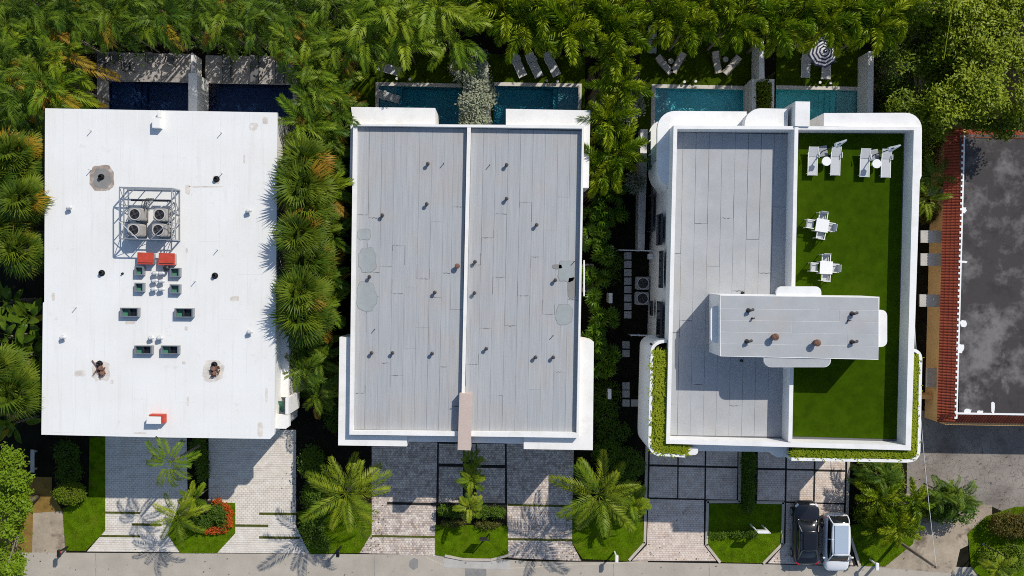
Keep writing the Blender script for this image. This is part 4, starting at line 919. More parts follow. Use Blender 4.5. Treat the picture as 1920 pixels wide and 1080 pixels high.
def shrub(label, x, y, zc, blobs, n, size, mat, seed=0, name='shrub', cat='shrub', part='foliage', **kw):
    c = P(x, y, 0); t = thing(name, label, cat, (c.x, c.y, 0)); B = [(P(bx, by, bz), rx, ry, rz) for bx, by, bz, rx, ry, rz in blobs]
    for b in B[:3]: MB().tube([(b[0].x, b[0].y, 0), (b[0].x, b[0].y, b[0].z)], [.05, .02], 6).build('stem', M['bark'], t)
    leaf_cloud(part, B, n, size, mat, t, seed=seed, **kw); return t

# ------------------------------------------------------------------ planting
# thicket of arecas in the back left corner and along the back boundary
def row(pts, fn):
    for i, a in enumerate(pts): fn(i, ORDS[i], *a)
G1 = 'areca palms along the back boundary'
def areca(lab, x, y, z=6.0, b='areca', n=15, s=1.0, g=G1, nd=1): return palm('areca_palm', lab, x, y, z + .6, b, n, (74, 12), s, g, 'dry', nd, (.06, .05), 1, .55, 1.1, 3)
row([(10, 5, 6.3), (70, 15, 6.5), (130, 0, 6.5), (190, 18, 6.6), (250, 2, 6.4), (310, 20, 6.6), (370, 0, 6.5), (430, 18, 6.6), (490, 2, 6.4), (550, 15, 6.5), (610, 0, 6.5)],
    lambda i, o, x, y, z: areca(f'areca palm clump, {o} from the left at the very top edge of the back thicket', x, y, z, nd=1))
row([(25, 58, 6.2), (95, 54, 6.1), (160, 46, 6.2), (222, 44, 6.0), (285, 48, 6.1), (345, 42, 6.0), (405, 45, 6.1), (465, 44, 6.0), (525, 58, 5.9)],
    lambda i, o, x, y, z: areca(f'areca palm clump overhanging the left pool decks, {o} from the left in its row', x, y, z, nd=1 + i % 2, s=.86))
row([(15, 120, 5.8), (75, 118, 5.9), (125, 112, 5.6), (40, 175, 5.7), (100, 170, 5.4)],
    lambda i, o, x, y, z: areca(f'areca palm clump in the corner left of the navy pools, {o} from the back', x, y, z, 'areca' if i % 2 else 'arecab', nd=2))
row([(575, 75, 6.0), (620, 95, 5.9), (570, 125, 5.8), (612, 150, 5.6), (578, 185, 5.6), (618, 205, 5.3), (572, 235, 5.4), (610, 255, 5.0), (606, 300, 4.8), (604, 360, 4.6), (606, 430, 4.6), (602, 510, 4.4), (604, 580, 4.2)],
    lambda i, o, x, y, z: areca(f'areca palm clump filling the gap beside the navy pool, {o} from the back', x, y, z, 'areca' if i % 3 else 'arecab', 17, .92, 'areca palms between the two left houses', 1 + (i % 2)))
row([(700, 20, 6.6), (765, 30, 6.6), (832, 18, 6.5), (735, -10, 6.8), (800, -12, 6.8), (690, 60, 5.9), (745, 62, 6.1), (845, 58, 6.1)],
    lambda i, o, x, y, z: areca(f'bright areca palm clump behind the lounger lawn, {o} of that group', x, y, z, 'arecab', 16, 1.12, 'bright arecas behind the middle house', 1 if i % 3 == 0 else 0))
row([(575, 690, 3.4), (590, 730, 3.0), (560, 650, 3.2), (610, 665, 2.8)],
    lambda i, o, x, y, z: areca(f'leafy areca clump in the side passage below the fan palms, {o} of four', x, y, z, 'areca', 18, .8, 'arecas in the side passage', 1))
# feathery foxtail palms
def foxtail(lab, x, y, z=6.2, s=1.0, n=13, g='foxtail palms along the back boundary', b='fox'): return palm('foxtail_palm', lab, x, y, z, b, n, (70, -12), s, g, None, 0, (.12, .08), 2)
row([(905, -8), (985, 42), (1020, 10), (1060, 55), (1110, 20), (1150, 50), (950, 18), (1170, -5)],
    lambda i, o, x, y: foxtail(f'feathery foxtail palm behind the right lounger lawn, {o} of the cluster', x, y, 6.8, 1.12, 14))
row([(1245, 25), (1290, 45), (1330, 10), (1370, 45), (1412, 20), (1455, 50), (1500, 20), (1545, 45), (1590, 22), (1640, 50), (1680, 15), (1350, -15), (1600, -20)],
    lambda i, o, x, y: foxtail(f'foxtail palm in the back row behind the terrace house, {o} of its row', x, y, 6.6, 1.02, 14))
row([(1150, 100), (1165, 160), (1140, 225), (1160, 285), (1125, 315)],
    lambda i, o, x, y: foxtail(f'foxtail palm in the side passage right of the middle house, {o} from the back', x, y, 6.2 - .3 * i, .95, 14, 'foxtails in the right side passage'))
# fan palms on both sides of the white house
def fanpalm(lab, x, y, z=7.0, n=46, s=1.0, nd=4):
    q = random.Random(int(x * 3 + y)); z += q.uniform(-.7, .5); s *= q.uniform(.95, 1.25); x += q.uniform(-6, 6); n += q.randint(-8, 4)
    return palm('fan_palm', lab, x, y, z, 'fan', n, (88, -35), s, 'fan palms beside the white house', 'fandry', nd, (.17, .14), 3, .05, .5)
row([(573, 303), (570, 350), (576, 394), (568, 440), (575, 490), (570, 545), (574, 592)], lambda i, o, x, y: fanpalm(f'round fan palm right of the white roof, {o} from the back', x, y, 6.9, 46, 1.02, 6))
row([(38, 290), (48, 375), (40, 470), (36, 738), (-5, 330), (-10, 430), (-8, 700)], lambda i, o, x, y: fanpalm(f'fan palm left of the white roof, {o} of the left group', x, y, 6.7, 42, 1.1, 5))
# bird of paradise and other paddle leaved plants
def paradise(lab, x, y, z=4.0, n=16, s=1.0, nd=1): return palm('bird_of_paradise', lab, x, y, z, 'paddle', n, (82, 12), s, 'paddle leaved clumps', 'paddry', nd, (.09, .07), 4, .45, .8, 3, 'plant', 'leaf')
row([(55, 600, 3.6), (20, 640, 3.8), (62, 660, 3.4), (15, 575, 3.6), (55, 690, 3.3), (20, 790, 3.2)],
    lambda i, o, x, y, z: paradise(f'bird of paradise clump left of the white house, {o} from the back', x, y, z))
row([(35, 215, 4.4), (60, 245, 4.2), (15, 250, 4.4), (150, 175, 3.6)], lambda i, o, x, y, z: paradise(f'paddle leaved clump at the back left corner of the white roof, {o} of four', x, y, z))
row([(610, 330, 3.6), (612, 420, 3.4), (608, 520, 3.4), (600, 620, 3.2), (590, 650, 3.0), (640, 170, 4.4), (648, 215, 4.0)], lambda i, o, x, y, z: paradise(f'large leaved plant at the right side of the fan palm row, {o} from the back', x, y, z, 13, .85, 2))
# umbrella leaved shrubs in the passage right of the middle house
def umbrella(lab, x, y, z=2.6, n=34, s=1.0): return palm('umbrella_shrub', lab, x, y, z, 'schef', n, (85, -15), s, 'umbrella leaved shrubs in the passage', None, 0, (.06, .04), 5, .75, 1.2, 4, 'shrub', 'leaf')
row([(1128, 345, 3.2), (1120, 380, 3.2), (1140, 405, 3.0), (1122, 440, 3.1), (1135, 470, 2.8), (1125, 575, 3.0), (1135, 605, 2.9), (1118, 640, 3.0), (1140, 660, 2.7), (1130, 695, 2.6), (1118, 530, 2.2), (1160, 380, 2.4)],
    lambda i, o, x, y, z: umbrella(f'glossy umbrella leaved shrub along the right wall of the middle house, {o} from the back', x, y, z, 36, 1.1))
# coconut palms in front of the middle house
palm('coconut_palm', 'large coconut palm on the lawn left of the middle driveway', 650, 925, 4.6, 'coco', 19, (74, -14), .93, 'coconut palms in front of the middle house', None, 0, (.19, .12), 11)
palm('coconut_palm', 'large coconut palm on the lawn right of the middle driveway', 1122, 927, 4.6, 'coco', 19, (74, -14), .95, 'coconut palms in front of the middle house', None, 0, (.19, .12), 12)
palm('young_palm', 'young bright palm standing before the white house shadow', 320, 866, 6.1, 'arecab', 11, (46, 8), .80, 'young palms in the left island', None, 0, (.10, .07), 13)
palm('young_palm', 'young palm on the island beside the black bin', 334, 968, 3.6, 'coco', 13, (66, -5), .62, 'young palms in the left island', None, 0, (.10, .07), 14)
palm('young_palm', 'small leaning palm at the back of the left island', 365, 935, 2.6, 'smallg', 8, (60, 5), 1.0, 'young palms in the left island', None, 0, (.06, .05), 15)
palm('pygmy_palm', 'small green palm in the entry court of the middle house', 884, 898, 2.4, 'smallg', 14, (65, -15), .9, 'small palms in the entry court', None, 0, (.07, .05), 16)
palm('pygmy_palm', 'small yellowish palm in front of the entry court hedge', 880, 950, 2.2, 'small', 13, (65, -15), .95, 'small palms in the entry court', None, 0, (.07, .05), 17)
palm('pygmy_palm', 'dark small palm under the pink fin wall', 884, 862, 2.0, 'smallg', 10, (60, -10), .8, 'small palms in the entry court', None, 0, (.07, .05), 18)
palm('feather_palm', 'bushy palm at the kerb right of the coconut palm lawn', 1192, 950, 2.8, 'smallg', 24, (80, -10), 1.15, None, None, 0, (.06, .05), 19, .4, .6, 3)
palm('feather_palm', 'feathery palm behind the white car, towards the terrace house', 1645, 930, 2.3, 'fox', 13, (65, 0), .72, 'feathery palms right of the cars', None, 0, (.1, .08), 20)
palm('feather_palm', 'feathery palm beside the wooden pole, above its foot', 1680, 985, 2.6, 'fox', 13, (65, 0), .78, 'feathery palms right of the cars', None, 0, (.1, .08), 21)
palm('feather_palm', 'feathery palm on the lawn just right of the white car', 1640, 990, 1.7, 'fox', 11, (60, 0), .6, 'feathery palms right of the cars', None, 0, (.1, .08), 22)
palm('feather_palm', 'feathery palm at the upper end of the planting beside the parking lot', 1712, 940, 2.6, 'fox', 12, (65, 0), .68, 'feathery palms right of the cars', None, 0, (.1, .08), 23)
palm('areca_palm', 'dense palm clump spilling onto the parking lot', 1785, 945, 2.4, 'areca', 44, (88, 20), .55, None, None, 0, (.06, .05), 24, 1.1, .8, 7)
shrub('rounded leafy shrub under the palm clump on the parking lot edge', 1790, 945, 0, [(1780, 935, 1.2, 1.3, 1.0, .8), (1800, 955, 1.1, 1.1, 1.0, .7), (1765, 958, 1.0, 1.0, .8, .6)], 4200, .10, 'schef', seed=42, clump=12, cs=.18, shell=.3)
palm('areca_palm', 'dark palm clump in the shade under the terrace house corner', 1655, 890, 2.2, 'areca', 18, (75, 0), .75, None, None, 0, (.06, .05), 25, .5, .6, 3)
palm('pygmy_palm', 'small palm on the round verge in the bottom right corner', 1872, 1062, 2.0, 'small', 13, (65, -10), 1.0, None, None, 0, (.07, .05), 26)
palm('areca_palm', 'palm clump hanging over the tiled house wall', 1745, 330, 2.8, 'areca', 16, (70, 0), .7, 'palms beside the tiled house', None, 0, (.06, .05), 27, .3, .5, 3)
palm('areca_palm', 'yellowish palm clump between the tiled house awnings', 1742, 378, 2.6, 'arecab', 14, (70, 0), .6, 'palms beside the tiled house', 'dry', 4, (.06, .05), 28, .3, .5, 3)
palm('silver_palm', 'pale silver spiky plant beside the dark teal pool', 1118, 195, 2.4, 'silver', 12, (85, 10), 1.0, None, None, 0, (.07, .05), 29, 0, .1, 1, 'plant')
# broadleaf trees
_r3 = random.Random(33)
_b1 = [(_r3.uniform(1770, 1940), _r3.uniform(-30, 215), _r3.uniform(6.4, 8.6), _r3.uniform(.7, 1.5), _r3.uniform(.7, 1.4), _r3.uniform(.4, .8)) for _ in range(44)]
shrub('undergrowth added to darken the ground between the long pool wall and the trees', 1665, 120, 0, [(1665, 60, 1.4, .9, 1.2, .8), (1670, 110, 1.4, .9, 1.2, .8), (1672, 160, 1.4, .9, 1.2, .8), (1675, 205, 1.4, .9, .9, .8), (1720, 30, 1.6, 1.4, 1.2, .9), (1730, 150, 1.4, 1.4, 2.0, .8)], 7000, .10, 'hedge', seed=41, clump=14, cs=.22, shell=.2)  # added foliage standing in for the deep shade on this ground
tree('tall yellow green tree filling the top right corner', 1870, 70, 7.0, _b1, 30000, .125, 'tree', seed=3, limbs=30, clump=26, cs=.26, shell=.15)
_b2 = [(_r3.uniform(1668, 1800), _r3.uniform(40, 240), _r3.uniform(4.8, 6.8), _r3.uniform(.6, 1.2), _r3.uniform(.6, 1.2), _r3.uniform(.35, .7)) for _ in range(26)] + [(1835, 225, 6.0, 1.1, .8, .6), (1880, 240, 6.2, 1.2, .6, .6), (1910, 225, 6.4, 1.0, .8, .6)]
tree('spreading tree between the pool wall and the tiled house', 1765, 160, 5.6, _b2, 17000, .115, 'tree', seed=4, limbs=20, clump=26, cs=.25, shell=.15)
_b3 = [(_r3.uniform(-45, 34), _r3.uniform(865, 1085), _r3.uniform(3.8, 5.8), _r3.uniform(.45, 1.0), _r3.uniform(.45, 1.0), _r3.uniform(.4, .8)) for _ in range(26)] + [(48, 1010, 4.6, .5, .5, .4), (45, 950, 4.4, .45, .5, .4), (10, 850, 4.2, .5, .5, .4)]
tree('bright green tree at the left edge beside the street', 0, 965, 4.6, _b3, 12000, .11, 'treeb', seed=5, limbs=14, clump=22, cs=.20, shell=.15)
# clipped bush, island shrubs and flowers
shrub('round clipped bright green bush at the corner of the front lawn', 130, 926, 0, [(131, 924, .75, 1.10, .78, .62)], 4200, .06, 'bush', seed=6, name='clipped_bush', cat='bush', clump=10, cs=.09, shell=.75)
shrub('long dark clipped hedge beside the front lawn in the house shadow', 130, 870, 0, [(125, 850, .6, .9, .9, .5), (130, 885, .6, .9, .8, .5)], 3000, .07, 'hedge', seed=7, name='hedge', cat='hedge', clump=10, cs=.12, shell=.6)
shrub('low green shrubs on the island beside the orange flowers', 405, 965, 0, [(375, 975, .5, .9, .7, .5), (405, 962, .5, .7, .6, .4), (360, 960, .5, .6, .6, .5), (418, 975, .35, .4, .7, .3)], 4200, .08, 'hedge', seed=8, clump=10, cs=.12, shell=.4)
fl = shrub('band of orange flowers edging the left island', 425, 970, 0, [(408, 942, .25, .35, .25, .2), (421, 950, .25, .35, .3, .2), (428, 965, .25, .3, .5, .2), (426, 982, .25, .35, .35, .2), (412, 993, .25, .5, .25, .2), (392, 996, .25, .5, .2, .2)], 2600, .07, 'flower', seed=9, name='flower_bed', cat='flowers', part='blossom', clump=8, cs=.08, shell=.3)
shrub('dark shrubs in the bed between the two left driveways', 375, 850, 0, [(372, 845, .6, .6, .9, .5), (380, 880, .5, .4, 1.0, .5)], 2200, .08, 'hedge', seed=10, clump=10, cs=.12, shell=.4)
shrub('clipped hedge across the front of the entry court, left of the yellowish palm', 845, 962, 0, [(835, 958, .5, .55, .32, .4), (853, 960, .5, .45, .32, .4)], 2200, .06, 'hedge', seed=11, name='hedge', cat='hedge', clump=10, cs=.09, shell=.6)
shrub('clipped hedge across the front of the entry court, right of the yellowish palm', 920, 962, 0, [(908, 960, .5, .55, .36, .4), (932, 961, .5, .55, .36, .4)], 2600, .06, 'hedge', seed=12, name='hedge', cat='hedge', clump=10, cs=.09, shell=.6)
shrub('low reddish ground shrubs behind the sign lawn', 885, 983, 0, [(850, 982, .25, .9, .25, .2), (915, 984, .25, .9, .22, .2)], 1800, .06, 'brush', seed=13, clump=8, cs=.1, shell=.3)
shrub('narrow dark hedge between the two terrace house driveways', 1404, 900, 0, [(1404, 870, .8, .45, 1.1, .6), (1404, 915, .8, .45, 1.1, .6), (1403, 945, .7, .4, .7, .5)], 4500, .07, 'hedge', seed=14, name='hedge', cat='hedge', clump=10, cs=.11, shell=.5)
shrub('low shrubs across the middle of the terrace house lawn', 1395, 1000, 0, [(1350, 1002, .2, .9, .2, .2), (1385, 1001, .25, .6, .22, .25), (1412, 1000, .3, .4, .3, .3)], 1800, .06, 'hedge', seed=15, clump=8, cs=.1, shell=.3)
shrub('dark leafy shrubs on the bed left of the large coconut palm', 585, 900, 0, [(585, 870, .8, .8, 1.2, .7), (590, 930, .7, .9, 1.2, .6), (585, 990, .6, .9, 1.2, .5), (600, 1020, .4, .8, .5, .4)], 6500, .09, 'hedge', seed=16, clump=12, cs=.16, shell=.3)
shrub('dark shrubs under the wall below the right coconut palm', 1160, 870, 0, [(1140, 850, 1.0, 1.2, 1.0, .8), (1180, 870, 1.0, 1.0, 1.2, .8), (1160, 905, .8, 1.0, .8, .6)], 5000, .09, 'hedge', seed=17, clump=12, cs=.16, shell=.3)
shrub('low dark shrubs along the foot of the umbrella leaved planting', 1140, 720, 0, [(1135, 740, .8, 1.0, 1.0, .7), (1135, 780, .8, 1.0, 1.2, .7), (1150, 810, .8, 1.2, .8, .6), (1150, 500, .8, .6, 1.2, .7)], 4200, .08, 'hedge', seed=18, clump=12, cs=.16, shell=.3)
shrub('yellow green shrub between the kerb and the feathery palms', 1660, 885, 0, [(1670, 880, 1.1, .8, .7, .6), (1640, 870, .9, .6, .6, .5), (1675, 905, 1.0, .7, .8, .6), (1625, 900, .8, .5, .9, .5)], 4600, .09, 'bush', seed=19, clump=12, cs=.15, shell=.3)
shrub('green ground shrubs under the feathery palms', 1650, 960, 0, [(1625, 960, .6, .9, .9, .5), (1665, 965, .6, .9, .9, .5), (1695, 985, .6, .7, .9, .5), (1750, 955, .6, 1.2, .8, .5)], 5600, .08, 'bush', seed=20, clump=12, cs=.15, shell=.3)
shrub('rounded bronze green shrub on the verge at the bottom right corner', 1895, 985, 0, [(1890, 985, .9, 1.4, .9, .7), (1930, 985, .9, 1.2, .9, .7)], 5600, .07, 'brush', seed=21, clump=10, cs=.12, shell=.6)
shrub('loose green shrub below the bronze shrub at the bottom right corner', 1900, 1050, 0, [(1900, 1045, .6, 1.0, 1.0, .5), (1850, 1040, .4, .6, .6, .3)], 2600, .08, 'bush', seed=22, clump=10, cs=.14, shell=.3)
shrub('brown twiggy shrub beside the orange wall', 1738, 405, 0, [(1738, 405, 1.0, .6, .5, .5)], 900, .08, 'brush', seed=23, clump=8, cs=.12, shell=.3)
shrub('shrubs in the shade at the rounded corner of the terrace house', 1745, 260, 0, [(1745, 250, 1.5, 1.0, 1.4, .9), (1735, 300, 1.4, .7, 1.2, .8)], 3600, .09, 'tree', seed=24, clump=12, cs=.2, shell=.2)
# silver hedge on the wall between the dark teal pools
shrub('silvery hedge growing on the wall between the dark teal pools', 893, 165, 0, [(895, 105, 5.0, .55, .5, .5), (893, 130, 5.2, .7, .8, .6), (890, 160, 5.2, .8, .9, .6), (888, 195, 5.2, .95, .9, .7), (890, 225, 5.0, 1.1, .6, .6), (912, 180, 4.8, .5, .8, .5), (862, 135, 4.8, .4, .5, .4)], 9500, .095, 'silver', seed=25, name='hedge', cat='hedge', clump=12, cs=.17, shell=.1)
shrub('small silvery shrub hanging left over the dark teal pool edge', 858, 128, 0, [(858, 128, 1.2, .5, .45, .4)], 700, .085, 'silver', seed=26, clump=12, cs=.16, shell=.1)
shrub('silvery bush between the foxtail palms and the pool, in the passage', 1185, 180, 0, [(1190, 170, 2.6, .7, .7, .5), (1180, 215, 2.4, .6, .7, .5), (1195, 200, 2.2, .5, .5, .5)], 1900, .10, 'silver', seed=27, clump=14, cs=.2, shell=.1)
shrub('greyish shrub in the passage beside the rounded balcony', 1190, 350, 0, [(1190, 345, 2.0, .6, .6, .5)], 900, .10, 'silver', seed=28, clump=14, cs=.2, shell=.1)
shrub('green climber on the left wall of the middle house', 650, 230, 0, [(652, 190, 2.2, .4, 1.0, 1.0), (650, 240, 2.4, .4, 1.4, 1.2), (648, 290, 2.4, .4, 1.2, 1.2)], 4200, .09, 'schef', seed=29, clump=12, cs=.15, shell=.3)
shrub('low plants along the left edge of the middle house passage', 625, 780, 0, [(620, 700, .6, .5, 1.6, .5), (622, 770, .6, .5, 1.6, .5)], 1800, .09, 'hedge', seed=30, clump=12, cs=.15, shell=.3)
shrub('mixed undergrowth below the back thicket', 300, 40, 0, [(60, 60, 2.0, 4, 3, 1.2), (250, 40, 2.0, 4, 2.4, 1.2), (440, 40, 2.0, 4, 2.4, 1.2), (600, 60, 2.0, 2.5, 3.5, 1.2), (100, 150, 2.0, 2.5, 2.0, 1.0)], 9000, .14, 'hedge', seed=31, clump=14, cs=.35, shell=.1)
shrub('undergrowth below the foxtail rows', 1300, 20, 0, [(1000, 20, 2.0, 4, 2.0, 1.2), (1330, 15, 1.8, 4, 1.8, 1.2), (1560, 15, 1.8, 4, 1.8, 1.2), (770, 20, 2.0, 3, 2.0, 1.2)], 7000, .14, 'hedge', seed=32, clump=14, cs=.35, shell=.1)
shrub('added tall hedge mostly out of view past the top edge, shading the back lawns', 1250, -40, 0, [(x_, -45, 4.2, 2.4, 1.5, 2.4) for x_ in range(660, 1760, 90)], 16000, .22, 'hedge', seed=33, name='hedge', cat='hedge', clump=16, cs=.4, shell=.2)  # added hedge, mostly out of view: it casts shade over the back lawns

# ------------------------------------------------------------------ garden walls
def gwall(label, pts, h, m='stuccog', name='garden_wall', cat='wall'):
    p = PL(pts, h); t = MB().prism(p, 0.0); c = sum(p, Vector()) / len(p)
    o = thing(name, label, cat, (c.x, c.y, 0)); t.build('wall_body', M[m], o)
    MB().prism([Vector((v.x, v.y, h + .05)) for v in inset(p, -.02)], h + .001).build('wall_cap', M[m], o); return o
gwall('white wall dividing the two navy pools', [(354, 138), (370, 138.4), (370, 226), (354, 226)], 2.1)
gwall('thin white wall running back from the navy pool divider', [(358.5, 100), (362, 100), (362, 137), (358.5, 137)], 1.7)
gwall('low concrete wall between the dark teal pools, under the silvery hedge', [(870, 116), (915, 117), (922, 240), (868, 240)], 1.0, 'coping')
gwall('narrow white garden wall behind the planter box', [(1424, 78), (1432, 78), (1433, 146.5), (1423, 146.5)], 1.9)
gwall('long white wall along the right side of the turquoise pool', [(1628, 97), (1638, 97), (1636, 240), (1626, 240)], 1.8)
gwall('low grey ledge between the left turquoise pool and the planter box', [(1397, 160), (1409, 150), (1409, 240), (1397, 240)], .5, 'coping')
pb = thing('planter_box', 'white planter box with a leafy green shrub between the turquoise pools', 'planter', P(1432, 176, 0))
ringwall(PL([(1410, 147.5), (1452, 148.5), (1451, 240), (1410, 240)], 1.3), PL([(1418, 153), (1447, 154), (1446, 236), (1418, 236)], 1.3), 1.3, 0).build('box', M['stuccog'], pb)
MB().prism(PL([(1417, 152), (1448, 153), (1447, 237), (1417, 237)], 1.0), .9).build('soil', M['soil'], pb)
leaf_cloud('foliage', [(P(1433, 165, 1.5), .45, .5, .5), (P(1433, 185, 1.5), .45, .6, .5), (P(1432, 205, 1.4), .4, .6, .4)], 1500, .09, 'bush', pb, 10, 44, cs=.12)
wk = gwall('low grey wall in the side passage of the terrace house', [(1198, 300), (1213, 300), (1208, 470), (1196, 470)], 1.3, 'coping')
gwall('short pale wall at the back corner of the terrace house passage', [(1201, 243), (1214, 243), (1212, 303), (1200, 303)], 1.2)
# fences
def fence(label, a, b, h, n, m='white', cat='fence', rails=(.95,)):
    A, B = P(*a, h), P(*b, h); t = thing('pipe_fence', label, cat, (A.x, A.y, 0)); d = B - A
    for k in range(n + 1): p = A.lerp(B, k / n); MB().tube([(p.x, p.y, 0), (p.x, p.y, h + .08)], .04, 8).build('post', M[m], t)
    for r_ in rails: MB().tube([Vector((A.x, A.y, h * r_)), Vector((B.x, B.y, h * r_))], .03, 8).build('rail', M[m], t)
    return t
fence('white pipe gate across the passage beside the terrace house', (1162, 468.5), (1223, 470), 1.8, 3, rails=(.97, .5))
fence('white pipe fence crossing the passage near the rounded planter', (1184, 629), (1221, 630), 1.5, 2, rails=(.97, .5))
fence('white pipe fence along the very back boundary, left stretch', (1240, 13), (1410, 13), 1.8, 6, rails=(.97, .5))
fence('white pipe fence along the very back boundary, right stretch', (1440, 13), (1710, 13), 1.8, 8, rails=(.97, .5))
fence('white pipe fence turning the back right corner', (1710, 14), (1709, 48), 1.8, 2, rails=(.97, .5))
fence('thin pale fence rail at the top right, behind the back boundary', (1718, 5), (1800, 6), 1.6, 3, rails=(.97, .5))
for lab, x, y in (('nearest the pipe gate', 1147, 462), ('beside the two condensers', 1145, 550), ('lowest in the passage', 1143, 730)):
    t = thing('passage_post', f'white flat panel post in the planted passage, {lab}', 'post', P(x, y + 8, 0), group='white panel posts in the passage')
    MB().prism(PL([(x - 2.6, y), (x + 2.6, y), (x + 2.6, y + 18), (x - 2.6, y + 18)], 1.7), 0).build('panel', M['white'], t, bevel=.01); MB().prism(PL([(x - 3.3, y - .5), (x + 3.3, y - .5), (x + 3.3, y + 18.5), (x - 3.3, y + 18.5)], 1.73), 1.701).build('cap', M['white'], t)
condenser('passage air conditioner on a pad, the one nearer the pipe gate', P(1202, 531, 0), w_=.95, h=.85, stand=.06, group='condensers in the passage')
condenser('passage air conditioner on a pad, the one farther from the gate', P(1201, 559, 0), w_=.95, h=.85, stand=.06, group='condensers in the passage')
condenser('air conditioner against the right wall of the middle house, back one', P(1099, 507, 0.0), w_=.95, h=1.0, stand=.1, group='condensers at the middle house wall')
condenser('air conditioner against the right wall of the middle house, front one', P(1098, 535, 0.0), w_=.95, h=1.0, stand=.1, group='condensers at the middle house wall')
mb_ = thing('meter_box', 'small white electric box on the terrace house wall', 'box', P(1221, 481, 1.4)); MB().prism(PL([(1216.5, 476), (1224, 476.3), (1224, 486), (1216.5, 485.7)], 1.8), 1.2).build('cabinet', M['white'], mb_, bevel=.01); MB().prism(PL([(1218, 478), (1221, 478), (1221, 482), (1218, 482)], 1.82), 1.801).build('hatch', M['ventg'], mb_)

# ------------------------------------------------------------------ furniture
def make_lounger(kind):
    t = thing('sun_lounger', 'x', 'lounger'); fm, sm = {'white': ('white', 'sling'), 'grey': ('dark', 'cush'), 'taupe': ('wood', 'cushl')}[kind]
    L, W = 1.95, .64; zs = .33; hinge = .30; ang = R({'white': 14, 'grey': 8, 'taupe': 24}[kind])
    MB().b6(-W / 2 + .03, W / 2 - .03, -L / 2, hinge, zs, zs + (.03 if kind == 'white' else .09)).build('seat', M[sm], t, bevel=.012)
    d = Vector((0, math.cos(ang), math.sin(ang))); c = Vector((0, hinge + .02, zs + .02)) + d * .36
    MB().box(c, (W - .06, .70, .03 if kind == 'white' else .09), rot=Euler((ang, 0, 0))).build('backrest', M[sm], t, bevel=.012)
    MB().box((0, hinge, zs - .02), (W, .05, .03)).build('cross_bar', M[fm], t)
    for s in (-1, 1):
        MB().b6(s * (W / 2) - .022, s * (W / 2) + .022, -L / 2 - .01, hinge, zs - .03, zs + .035).build('side_rail', M[fm], t)
        MB().box(c + Vector((s * W / 2, 0, 0)), (.044, .72, .05), rot=Euler((ang, 0, 0))).build('back_rail', M[fm], t)
        for y in (-L / 2 + .15, hinge + .25): MB().b6(s * (W / 2 - .02) - .02, s * (W / 2 - .02) + .02, y - .02, y + .02, 0, zs - .031).build('leg', M[fm], t)
        if kind != 'grey': MB().b6(s * (W / 2 + .06) - .02, s * (W / 2 + .06) + .02, -.05 + .3, .62, zs + .19, zs + .22).build('armrest', M[fm], t); MB().b6(s * (W / 2 + .06) - .015, s * (W / 2 + .06) + .015, .28, .31, zs, zs + .19).build('arm_post', M[fm], t)
    return t
LO = {k: make_lounger(k) for k in ('white', 'grey', 'taupe')}; used = set()
def place(proto, key, label, x, y, z, deg, group=None, s=1.0):
    o = proto if key not in used else copy_tree(proto); used.add(key)
    o.location = P(x, y, z); o.rotation_euler = (0, 0, R(deg)); o['label'] = label; o.scale = (s, s, s)
    if group: o['group'] = group
    return o
GL = 'sun loungers on the turf terrace'
for lab, x, y, d in (('first from the left', 1520.5, 304, 0), ('second from the left', 1563, 304, 0), ('third from the left', 1617.5, 307, 0), ('rightmost, by the parapet', 1657, 308, 0)):
    place(LO['white'], 'lw', f'white sling lounger on the turf terrace, {lab}', x, y, ZR + .04, d, GL, .94)
for lab, x, y, d in (('leftmost of three', 971, 124, 26), ('middle of three', 1001, 125, 26), ('rightmost of three', 1034, 123, 27)):
    place(LO['white'], 'lw', f'slanted grey lounger behind the dark teal pool, {lab}', x, y, .035, d, 'loungers on the back lawn', .95)
place(LO['white'], 'lw', 'wavy white lounger alone on the dark lawn behind the left teal pool', 729, 131, .035, 75, None, .95)
place(LO['white'], 'lw', 'white lounger standing in the shallow end of the dark teal pool', 730, 183, -.37, 75, None, .85)
place(LO['white'], 'lw', 'grey lounger left of the striped parasol', 1508, 124, .036, 0, 'loungers by the striped parasol', .95)
place(LO['white'], 'lw', 'grey lounger half under the striped parasol', 1546, 127, .036, 0, 'loungers by the striped parasol', .95)
for lab, x, y in (('nearest the dividing wall', 428, 131), ('second from the dividing wall', 480, 132), ('partly under the palms', 527, 133)):
    place(LO['grey'], 'lg', f'charcoal lounger behind the right navy pool, {lab}', x, y, .055, 0, 'charcoal loungers on the deck', 1.0)
for lab, x, y, d in (('left of the left pair', 1244, 124, 43), ('right of the left pair', 1270, 120, -28), ('left of the right pair', 1342, 119, 13), ('right of the right pair', 1370, 125, -39)):
    place(LO['taupe'], 'lt', f'taupe cushioned lounge chair on the shady lawn, {lab}', x, y, .035, d, 'cushioned lounge chairs', .82)
def stool(label, x, y, z, r, h, m='white', group=None, cat='side table'):
    t = thing('side_table', label, cat, P(x, y, z), group=group); o = P(x, y, z)
    MB().tube([o + Vector((0, 0, h - .03)), o + Vector((0, 0, h))], r, 24).build('table_top', M[m], t); MB().tube([o, o + Vector((0, 0, h - .031))], r * .18, 8).build('stem', M['alu'], t); MB().tube([o + Vector((0, 0, .001)), o + Vector((0, 0, .02))], r * .6, 16).build('base', M['alu'], t)
    return t
stool('round white side table between the two left terrace loungers', 1545, 304, ZR + .035, .30, .45); stool('round white side table between the two right terrace loungers', 1638.5, 308.5, ZR + .035, .30, .45)
stool('round pale stool between the charcoal loungers, left one', 450, 112, .055, .22, .42, 'concrete'); stool('round pale stool between the charcoal loungers, right one', 500, 112, .055, .22, .42, 'concrete')
